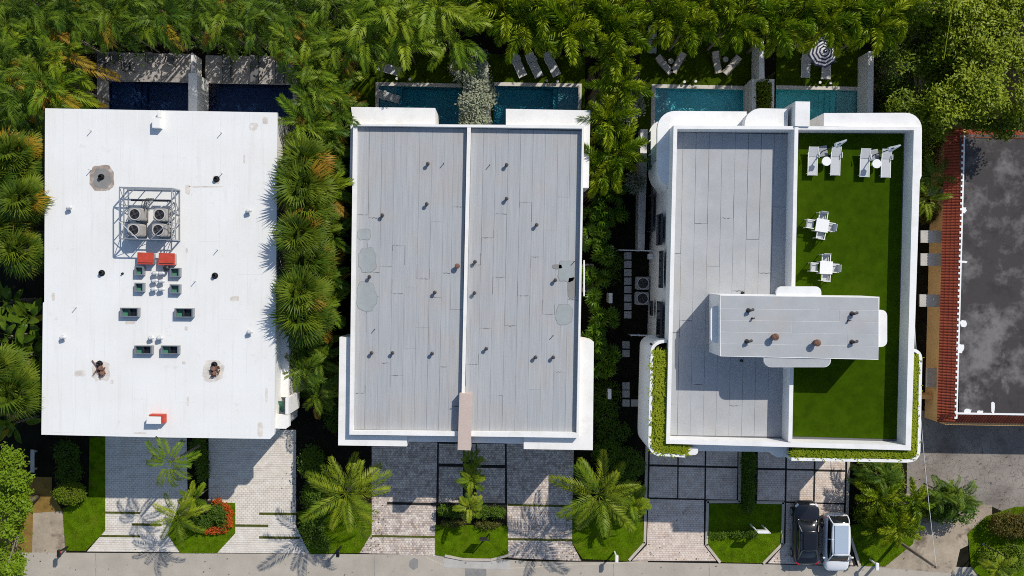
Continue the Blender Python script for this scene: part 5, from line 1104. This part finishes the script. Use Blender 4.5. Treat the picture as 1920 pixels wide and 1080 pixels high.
stool('small round table between the left pair of cushioned chairs', 1256, 117, .035, .2, .42, 'concrete'); stool('small round table between the right pair of cushioned chairs', 1358, 114, .035, .2, .42, 'concrete'); stool('little white table between the loungers by the parasol', 1526, 120, .036, .15, .42)
for nm, pts in (('left dark teal pool', [(745, 149), (769, 150)]), ('right dark teal pool', [(1025, 153), (1045, 154)]), ('left turquoise pool', [(1282, 155), (1303, 154)]), ('right turquoise pool', [(1535, 156), (1555, 157)])):
    for i, (x, y) in enumerate(pts): stool(f'tiny round white stool at the back edge of the {nm}, {("left", "right")[i]} one', x, y, .035, .10, .3, 'ventg', 'tiny poolside stools', 'stool')
def make_chair(fm='white', sm='sling'):
    t = thing('terrace_chair', 'x', 'chair')
    MB().b6(-.24, .24, -.24, .22, .42, .455).build('seat', M[sm], t, bevel=.01)
    MB().box((0, .27, .68), (.48, .03, .42), rot=Euler((R(-12), 0, 0))).build('backrest', M[sm], t, bevel=.008)
    for s in (-1, 1):
        MB().b6(s * .27 - .025, s * .27 + .025, -.22, .28, .62, .65).build('armrest', M[fm], t)
        for y in (-.22, .24): MB().b6(s * .27 - .02, s * .27 + .02, y - .02, y + .02, 0, .62).build('leg', M[fm], t)
    MB().b6(-.25, .25, .225, .25, .43, .46).build('cross_bar', M[fm], t); return t
CH = {'w': make_chair(), 'k': make_chair('black', 'cush')}
for nm, x, y, rot in (('upper', 1534, 424, -8), ('lower', 1541.5, 502, -2)):
    c = P(x, y, ZR + .035); t = thing('dining_table', f'square white table on the turf terrace, {nm} one', 'table', c, group='terrace tables')
    MB().box(c + Vector((0, 0, .71)), (.84, .84, .035), R(rot)).build('table_top', M['white'], t, bevel=.01)
    for sx in (-1, 1):
        for sy in (-1, 1): MB().box(c + Matrix.Rotation(R(rot), 3, 'Z') @ Vector((sx * .37, sy * .37, .345)), (.05, .05, .69), R(rot)).build('leg', M['white'], t)
    for lab, dx, dy, rz in (('back', .0, .60, 0), ('front', .05, -.60, 180), ('left', -.72, 0, 90), ('right', .60, 0, -90)):
        o = CH['w'] if 'cw' not in used else copy_tree(CH['w']); used.add('cw'); v = Matrix.Rotation(R(rot), 3, 'Z') @ Vector((dx, dy, 0))
        o.location = c + v; o.rotation_euler = (0, 0, R(rz + rot)); o['label'] = f'white terrace chair at the {lab} side of the {nm} square table'; o['group'] = 'terrace chairs'
for lab, x, y, d in (('in the far left corner', 197, 112, 0), ('facing the far left corner', 198, 129, 180), ('third from the left, back row', 223, 113, 5), ('at the front of the left group', 244, 128, 180), ('left of the right pair', 288, 113, 0), ('right of the right pair', 325, 117, -10)):
    place(CH['k'], 'ck', f'black patio chair on the left pool deck, {lab}', x, y, .055, d, 'black patio chairs', 1.15)
# folded cantilever parasols
for lab, x, y, ang, L in (('left', 1541, 284, 30, 1.0), ('right', 1637, 291, 24, 1.0)):
    c = P(x, y, ZR + .035); t = thing('folded_parasol', f'white folded cantilever parasol on a curved dark arm, {lab} one', 'parasol', c, group='folded parasols')
    MB().box(c + Vector((0, 0, .04)), (.7, .7, .08), .2).build('base', M['alu'], t, bevel=.02)
    d = Vector((math.cos(R(ang)), math.sin(R(ang)), 0)); MB().tube([c + Vector((0, 0, .08)), c + Vector((-.05, -.02, 1.0)), c + d * .15 + Vector((0, 0, 1.7)), c + d * .45 + Vector((0, 0, 2.1))], .035, 8).build('arm', M['dark'], t)
    s = c + d * .25 + Vector((0, 0, 1.7)); e = c + d * .85 + Vector((0, 0, 2.25))
    n_ = 10; cb = MB(); ax = (e - s).normalized(); a1 = ax.orthogonal().normalized(); b1 = ax.cross(a1)
    for k, (u, r_) in enumerate([(0, .17), (.15, .19), (.5, .13), (.85, .08), (1, .03)]):
        cb.v += [tuple(s.lerp(e, u) + (a1 * math.cos(j * 2 * math.pi / n_) + b1 * math.sin(j * 2 * math.pi / n_)) * r_ * (1 if j % 2 else .72)) for j in range(n_)]
        if k: cb.f += [((k - 1) * n_ + j, (k - 1) * n_ + (j + 1) % n_, k * n_ + (j + 1) % n_, k * n_ + j) for j in range(n_)]; cb.m += [0] * n_
    cb.build('canopy', M['white'], t)
# striped parasol
c = P(1545, 97, 2.3); c = Vector((c.x, c.y, 0)); ps = thing('striped_parasol', 'open navy and white striped parasol over the loungers', 'parasol', c)
MB().tube([c, c + Vector((0, 0, 2.35))], .03, 8).build('pole', M['white'], ps); MB().tube([c, c + Vector((0, 0, .1))], .25, 16).build('base', M['alu'], ps); MB().tube([c + Vector((0, 0, 2.52)), c + Vector((0, 0, 2.62))], .04, 8).build('finial', M['white'], ps)
M['navy'] = plain('navy_canvas', (0.03, 0.035, 0.10), .8); M['canvas'] = plain('white_canvas', (0.75, 0.75, 0.76), .8)
RR = [.05, .16, .30, .41, .52, .64, .76, .88, 1.0, 1.13]
for k in range(8):
    b = MB(); a0, a1 = R(45 * k + 10), R(45 * k + 55)
    for i in range(len(RR) - 1):
        z0, z1 = 2.53 - .42 * (RR[i] / 1.13), 2.53 - .42 * (RR[i + 1] / 1.13)
        b.add([c + Vector((RR[i] * math.cos(a0), RR[i] * math.sin(a0), z0)), c + Vector((RR[i + 1] * math.cos(a0), RR[i + 1] * math.sin(a0), z1)), c + Vector((RR[i + 1] * math.cos(a1), RR[i + 1] * math.sin(a1), z1)), c + Vector((RR[i] * math.cos(a1), RR[i] * math.sin(a1), z0))], [(0, 1, 2, 3)], i % 2)
    b.build('canopy_panel', [M['navy'], M['canvas']], ps)

# ------------------------------------------------------------------ cars
def car(label, loc, deg, paint, L, W, H, prof, cab, roofm, heads='white', group=None):
    """prof: (u along length from nose, half width factor, top height); cab: glasshouse stations"""
    t = thing('parked_car', label, 'car', loc, R(deg), group); o = Vector((0, 0, 0)); ORG[t.name] = o
    n = len(prof); b = MB(); rows = []
    for u, wf, zt in prof:
        y = L / 2 - u * L; hw = W / 2 * wf; zt0 = zt
        rows.append([(-hw * .90, y, .22), (-hw, y, .42), (-hw, y, .62 if zt > .7 else zt * .85), (-hw * .96, y, zt * .93), (-hw * .80, y, zt), (0, y, zt + .035), (hw * .80, y, zt), (hw * .96, y, zt * .93), (hw, y, .62 if zt > .7 else zt * .85), (hw, y, .42), (hw * .90, y, .22)])
    V = [v for r in rows for v in r]; k = 11; F = []
    for i in range(n - 1): F += [(i * k + j, i * k + j + 1, (i + 1) * k + j + 1, (i + 1) * k + j) for j in range(k - 1)] + [(i * k, (i + 1) * k, (i + 1) * k + k - 1, i * k + k - 1)]
    F += [tuple(range(k))[::-1], tuple((n - 1) * k + j for j in range(k))]; b.add(V, F)
    body = b.build('body', paint, t, smooth=True); m_ = body.modifiers.new('sub', 'SUBSURF'); m_.levels = m_.render_levels = 2
    # glasshouse: belt outline -> roof outline
    (yf, yr), (rf, rr), zb, wb, wr = cab; yf, yr, rf, rr = [L / 2 - u * L for u in (yf, yr, rf, rr)]
    B = [(-wb, yf), (wb, yf), (wb * .98, (yf + yr) / 2), (wb * .9, yr), (-wb * .9, yr), (-wb * .98, (yf + yr) / 2)]; T = [(-wr, rf), (wr, rf), (wr, (rf + rr) / 2), (wr * .92, rr), (-wr * .92, rr), (-wr, (rf + rr) / 2)]
    def loft(st, lift=0.0):
        q = MB(); V = []; kk = 7
        for y, hb, htp, z in st:
            V += [(-hb, y, zb - .05), (-(hb * .55 + htp * .45), y, zb + (z - zb) * .5), (-htp, y, z - .06 + lift), (0, y, z + lift), (htp, y, z - .06 + lift), (hb * .55 + htp * .45, y, zb + (z - zb) * .5), (hb, y, zb - .05)]
        F = []
        for i in range(len(st) - 1): F += [(i * kk + j, i * kk + j + 1, (i + 1) * kk + j + 1, (i + 1) * kk + j) for j in range(kk - 1)]
        return q.add(V, F)
    ym = (rf + rr) / 2
    st = [(yf + .03, wb * .86, wb * .80, zb), (yf * .6 + rf * .4, wb * .95, wb * .80, zb + (H - zb) * .48), (rf, wb, wr * 1.06, H - .03), (ym, wb, wr * 1.06, H), (rr, wb * .97, wr, H - .05), (rr * .45 + yr * .55, wb * .93, wb * .78, zb + (H - zb) * .45), (yr - .03, wb * .84, wb * .76, zb)]
    gl_ = loft(st).build('windows', M['carglass'], t, smooth=True); m_ = gl_.modifiers.new('sub', 'SUBSURF'); m_.levels = m_.render_levels = 2
    rp = MB(); V = []; rs = [(rf + .06, .86), (rf - .15, 1.0), (ym, 1.04), (rr + .15, 1.0), (rr - .06, .84)]
    for y, k_ in rs: V += [(x * wr * k_, y, H + .012 + dz) for x, dz in ((-1.07, -.085), (-.8, -.012), (0, .02), (.8, -.012), (1.07, -.085))]
    rp.add(V, [(i * 5 + j, i * 5 + j + 1, (i + 1) * 5 + j + 1, (i + 1) * 5 + j) for i in range(4) for j in range(4)]); ro = rp.build('roof', paint, t, smooth=True)
    m_ = ro.modifiers.new('sub', 'SUBSURF'); m_.levels = m_.render_levels = 1; m_ = ro.modifiers.new('thick', 'SOLIDIFY'); m_.thickness = .03
    if roofm: g3 = MB().b6(-wr * .80, wr * .80, rr + .10, rf - .12, H + .03, H + .072).build('glass_roof', roofm, ro, bevel=.015)
    for s in (-1, 1):       # pillars
        for (a, c_) in ((B[0] if s < 0 else B[1], T[0] if s < 0 else T[1]), (B[4] if s < 0 else B[3], T[4] if s < 0 else T[3]), (B[5] if s < 0 else B[2], T[5] if s < 0 else T[2])):
            MB().tube([(a[0] * .96, a[1], zb - .02), ((a[0] + c_[0]) / 2 * 1.02, (a[1] + c_[1]) / 2, (zb + H) / 2 + .02), (c_[0], c_[1], H)], .045, 6).build('pillar', paint, t)
        mi = MB().box((s * (W / 2 + .09), yf - .28, zb + .02), (.2, .12, .13)).build('mirror', paint, t, bevel=.03)
        MB().box((s * W * .37, L / 2 - .27, .73), (.30, .16, .10), s * -.75).build('headlight', M['lamp'], t, bevel=.03)
        MB().box((s * W * .37, -L / 2 + .17, .86), (.34, .12, .12), s * .55).build('taillight', M['redlamp'], t, bevel=.03)
        for y in (L / 2 - .85, -L / 2 + .80):
            wv = MB().tube([(s * (W / 2 - .21), y, .33), (s * (W / 2 + .005), y, .33)], .33, 20).build('wheel', M['tyre'], t); MB().tube([(s * (W / 2 + .006), y, .33), (s * (W / 2 + .02), y, .33)], .22, 14).build('rim', M['alu'], wv)
    MB().box((0, L / 2 - .02, .45), (W * .5, .05, .16)).build('grille', M['black'], t)
    MB().tube([(-.55, yf + .02, zb + .03), (.1, yf - .12, zb + .1)], .012, 5).build('wiper', M['black'], t)
    MB().box((0, -L / 2 - .005, .62), (.5, .03, .13)).build('number_plate', M['white'], t)
    return t
M['carblack'] = plain('black_car_paint', (0.008, 0.008, 0.010), .18, 0, .5, .8); M['carwhite'] = plain('white_car_paint', (0.78, 0.79, 0.80), .25, 0, .5, .6)
M['carglass'] = plain('car_glass', (0.01, 0.012, 0.014), .05, 0, .6, .3); M['lamp'] = plain('headlamp_glass', (.75, .76, .78), .15); M['redlamp'] = plain('tail_lamp', (.35, .01, .015), .2); M['tyre'] = plain('tyre_rubber', (.015, .015, .016), .8)
M['skyreflect'] = plain('glass_roof', (0.60, 0.70, 0.80), .08, .35, .8, 1.0)  # pale blue base colour paints the sky's reflection into the roof glass
p = P(1510, 998, .55); car('black sedan parked on the right terrace house driveway', (p.x, p.y, .05), 1.0, M['carblack'], 4.75, 1.98, 1.45,
    [(0, .50, .52), (.015, .70, .62), (.05, .86, .74), (.13, .97, .84), (.30, 1.0, .94), (.55, 1.0, .98), (.80, 1.0, 1.02), (.92, .95, 1.00), (.97, .84, .93), (.99, .70, .82), (1, .55, .68)], ((.27, .90), (.43, .72), .95, .82, .60), M['carblack'])
p = P(1567, 1016, .6); car('white hatchback with a glass roof parked nearest the street', (p.x, p.y, .05), 181.0, M['carwhite'], 4.35, 1.92, 1.58,
    [(0, .50, .60), (.015, .72, .72), (.05, .88, .84), (.13, .97, .95), (.25, 1.0, 1.02), (.55, 1.0, 1.04), (.85, 1.0, 1.06), (.95, .95, 1.04), (.985, .84, .95), (1, .70, .78)], ((.20, .97), (.35, .88), 1.0, .82, .64), M['skyreflect'])

# ------------------------------------------------------------------ street things
def mailbox(label, x, y, m, h=1.15, rz=0, name='mailbox'):
    c = P(x, y, .0); t = thing(name, label, 'mailbox', c)
    MB().b6(c.x - .05, c.x + .05, c.y - .05, c.y + .05, 0, h - .001).build('post', M[m], t)
    MB().box((c.x, c.y - .1, h + .14), (.24, .52, .22), rz).build('box', M[m], t, bevel=.04); MB().box((c.x, c.y - .37, h + .14), (.2, .02, .18)).build('door', M[m], t); MB().box((c.x + .135, c.y, h + .2), (.02, .16, .06)).build('flag', M['red'], t)
mailbox('black mailbox at the corner of the front lawn by the street', 128, 1024, 'black'); mailbox('black mailbox under the left coconut palm by the street', 640, 1024, 'black')
mailbox('white mailbox by the kerb below the right coconut palm', 1152, 1034, 'white'); mailbox('white mailbox on an arm beside the wooden pole', 1630, 1048, 'white')
c = P(918, 1000, 0); t = thing('yard_sign', 'slim post sign standing on the sign lawn of the middle house', 'sign', c)
MB().b6(c.x - .04, c.x + .04, c.y - .04, c.y + .04, 0, 1.75).build('post', M['dark'], t); MB().b6(c.x - .75, c.x - .041, c.y - .03, c.y + .03, 1.6, 1.68).build('arm', M['dark'], t); MB().b6(c.x - .72, c.x - .12, c.y - .012, c.y + .012, .95, 1.55).build('panel', M['dark'], t)
a, b_ = P(1406, 982, 0), P(1428, 984, 0); t = thing('frame_sign', 'white two post sign on the terrace house lawn', 'sign', a)
for q in (a, b_): MB().b6(q.x - .04, q.x + .04, q.y - .04, q.y + .04, 0, 2.0).build('post', M['white'], t)
MB().b6(a.x + .041, b_.x - .041, a.y - .12, a.y + .06, 1.6, 1.95).build('panel', M['white'], t)
c = P(392, 944, 0); t = thing('wheelie_bin', 'black wheelie bin beside the orange flowers', 'bin', c)
MB().add([(c.x - .22, c.y - .26, .06), (c.x + .22, c.y - .26, .06), (c.x + .22, c.y + .26, .06), (c.x - .22, c.y + .26, .06), (c.x - .29, c.y - .34, .98), (c.x + .29, c.y - .34, .98), (c.x + .29, c.y + .34, .98), (c.x - .29, c.y + .34, .98)], [(0, 3, 2, 1), (0, 1, 5, 4), (1, 2, 6, 5), (2, 3, 7, 6), (3, 0, 4, 7), (4, 5, 6, 7)]).build('bin_body', M['black'], t)
ld = MB().box((c.x, c.y, 1.02), (.62, .74, .07)).build('lid', M['black'], t, bevel=.03); MB().b6(c.x - .08, c.x + .06, c.y - .03, c.y + .03, 1.056, 1.06).build('lid_mark', M['white'], ld)
MB().tube([(c.x - .25, c.y + .4, .95), (c.x + .25, c.y + .4, .95)], .02, 8).build('handle', M['black'], t)
for s in (-1, 1): MB().tube([(c.x + s * .2, c.y + .28, .1), (c.x + s * .27, c.y + .28, .1)], .1, 12).build('wheel', M['tyre'], t)
c = P(1681, 1013, 0); up = thing('utility_pole', 'tall weathered wooden pole on the lawn right of the cars', 'pole', c)
MB().tube([c, c + Vector((0, 0, 5.9))], [.13, .09], 10).build('shaft', M['wood'], up); MB().box(c + Vector((0, 0, 5.7)), (.5, .08, .08)).build('cross_arm', M['wood'], up)
tp_ = c + Vector((0, 0, 5.8)); en = P(1707, 300, 6.8); wr_ = thing('overhead_wire', 'thin overhead wire from the wooden pole along the terrace house', 'wire', tp_)
MB().tube([tp_.lerp(en, k / 12) + Vector((0, 0, -.9 * (1 - (2 * k / 12 - 1) ** 2))) for k in range(13)], .018, 5).build('cable', M['ventg'], wr_)
w2 = thing('overhead_wire', 'thin pale wire slanting through the top right tree', 'wire', P(1790, 0, 9.5)); MB().tube([P(1792, -30, 9.6), P(1776, 70, 9.4), P(1770, 110, 9.3)], .02, 5).build('cable', M['gblade'], w2)
c = P(1843, 1020, 0); t = thing('marker_pole', 'thin dark pole on the verge at the bottom right', 'pole', c); MB().tube([c, c + Vector((0, 0, 2.6))], .04, 8).build('shaft', M['vent'], t); MB().tube([c, c + Vector((0, 0, .12))], .1, 10).build('foot', M['concrete'], t)
t = thing('bench', 'narrow dark bench in the shade left of the front lawn', 'bench', P(67, 862, 0)); c = P(67, 862, 0)
MB().b6(c.x - .14, c.x + .14, c.y - .85, c.y + .85, .40, .45).build('seat', M['concrete'], t)
for s in (-1, 1): MB().b6(c.x - .12, c.x + .12, c.y + s * .65 - .05, c.y + s * .65 + .05, 0, .399).build('leg', M['concrete'], t)
t = thing('side_table', 'brown box table in the passage beside the left balcony', 'table', P(549, 757, 0)); MB().prism(PL([(545, 750), (552, 750), (552, 764), (545, 764)], .8), .7).build('table_top', M['wood'], t); MB().prism(PL([(546.5, 752), (550.5, 752), (550.5, 762), (546.5, 762)], .699), 0).build('base', M['wood'], t)

# ------------------------------------------------------------------ loose grass on the lawns, litter on the paving
def in_poly(x, y, poly):
    c = False; j = len(poly) - 1
    for i in range(len(poly)):
        if (poly[i][1] > y) != (poly[j][1] > y) and x < (poly[j][0] - poly[i][0]) * (y - poly[i][1]) / (poly[j][1] - poly[i][1]) + poly[i][0]: c = not c
        j = i
    return c
def tufts(label, polys, n, seed, h=(.05, .14)):
    rn = random.Random(seed); V = []; F = []
    for poly in polys:
        xs, ys = [p[0] for p in poly], [p[1] for p in poly]; k = 0; m_ = int(n * (max(xs) - min(xs)) * (max(ys) - min(ys)))
        while k < m_:
            k += 1; x, y = rn.uniform(min(xs) - 1, max(xs) + 1), rn.uniform(min(ys) - 1, max(ys) + 1)
            if not in_poly(x, y, poly): continue
            b = P(x, y, .055); hh = rn.uniform(*h); a = rn.uniform(0, 6.28); d = Vector((math.cos(a), math.sin(a), 0)); s_ = Vector((-d.y, d.x, 0)) * rn.uniform(.015, .035)
            i = len(V); V += [tuple(b - s_), tuple(b + s_), tuple(b + d * hh * rn.uniform(.4, 1.3) + Vector((0, 0, hh)))]; F.append((i, i + 1, i + 2))
    o = link('grass', fast_mesh('grass', np.array(V), np.array(F), M['lawnblade'])); return tag(o, label, 'grass', kind='stuff')
M['lawnblade'] = leaf_mat('lawn_blade', (0.09, 0.18, 0.003), (0.18, 0.26, 0.008), 0.35)
tufts('short grass blades over the front lawns', [[(117, 954), (150, 940), (166, 930), (197, 930), (197, 995), (160, 1033), (123, 1032)], [(388, 942), (441, 943), (441, 1000), (407, 1037), (338, 1037), (314, 1002), (330, 960)],
    [(600, 950), (697, 945), (697, 1000), (674, 1037), (600, 1038)], [(816, 984), (952, 986), (953, 1046), (900, 1047), (836, 1044), (816, 1040)], [(1073, 935), (1206, 975), (1206, 1020), (1178, 1052), (1092, 1048), (1073, 1018)],
    [(1329, 944), (1467, 945), (1465, 1020), (1430, 1056), (1352, 1054), (1328, 1020)], [(1592, 985), (1720, 965), (1712, 1020), (1660, 1062), (1614, 1061)], [(1815, 1000), (1850, 968), (1905, 950), (1960, 950), (1960, 1100), (1850, 1100), (1820, 1060)]], .55, 5, (.02, .06))
def litter(n, seed):
    rn = random.Random(seed); V = []; F = []
    for k in range(n):
        x, y = rn.choice([(rn.uniform(60, 1900), rn.uniform(1030, 1078)), (rn.gauss(560, 12), rn.uniform(830, 1035)), (rn.gauss(700, 10), rn.uniform(900, 1035)), (rn.gauss(1070, 10), rn.uniform(900, 1050)), (rn.uniform(1215, 1590), rn.uniform(940, 1055)), (rn.uniform(1710, 1910), rn.uniform(840, 960)), (rn.uniform(660, 1080), rn.uniform(95, 150))])
        b = P(x, y, .075); a = rn.uniform(0, 6.28); l = rn.uniform(.03, .09); d = Vector((math.cos(a), math.sin(a), 0)) * l; e = Vector((-d.y, d.x, 0)) * .45
        i = len(V); V += [tuple(b - d), tuple(b + e + Vector((0, 0, .012))), tuple(b + d), tuple(b - e + Vector((0, 0, .006)))]; F.append((i, i + 1, i + 2, i + 3))
    o = link('leaf_litter', fast_mesh('leaf_litter', np.array(V), np.array(F), M['litter'])); return tag(o, 'dry fallen leaves scattered over street and paving', 'leaves', kind='stuff')
M['litter'] = rough_mat('dead_leaf', (0.16, 0.10, 0.04), 0.5, 4, 0.9, 20, 0)
litter(700, 3)
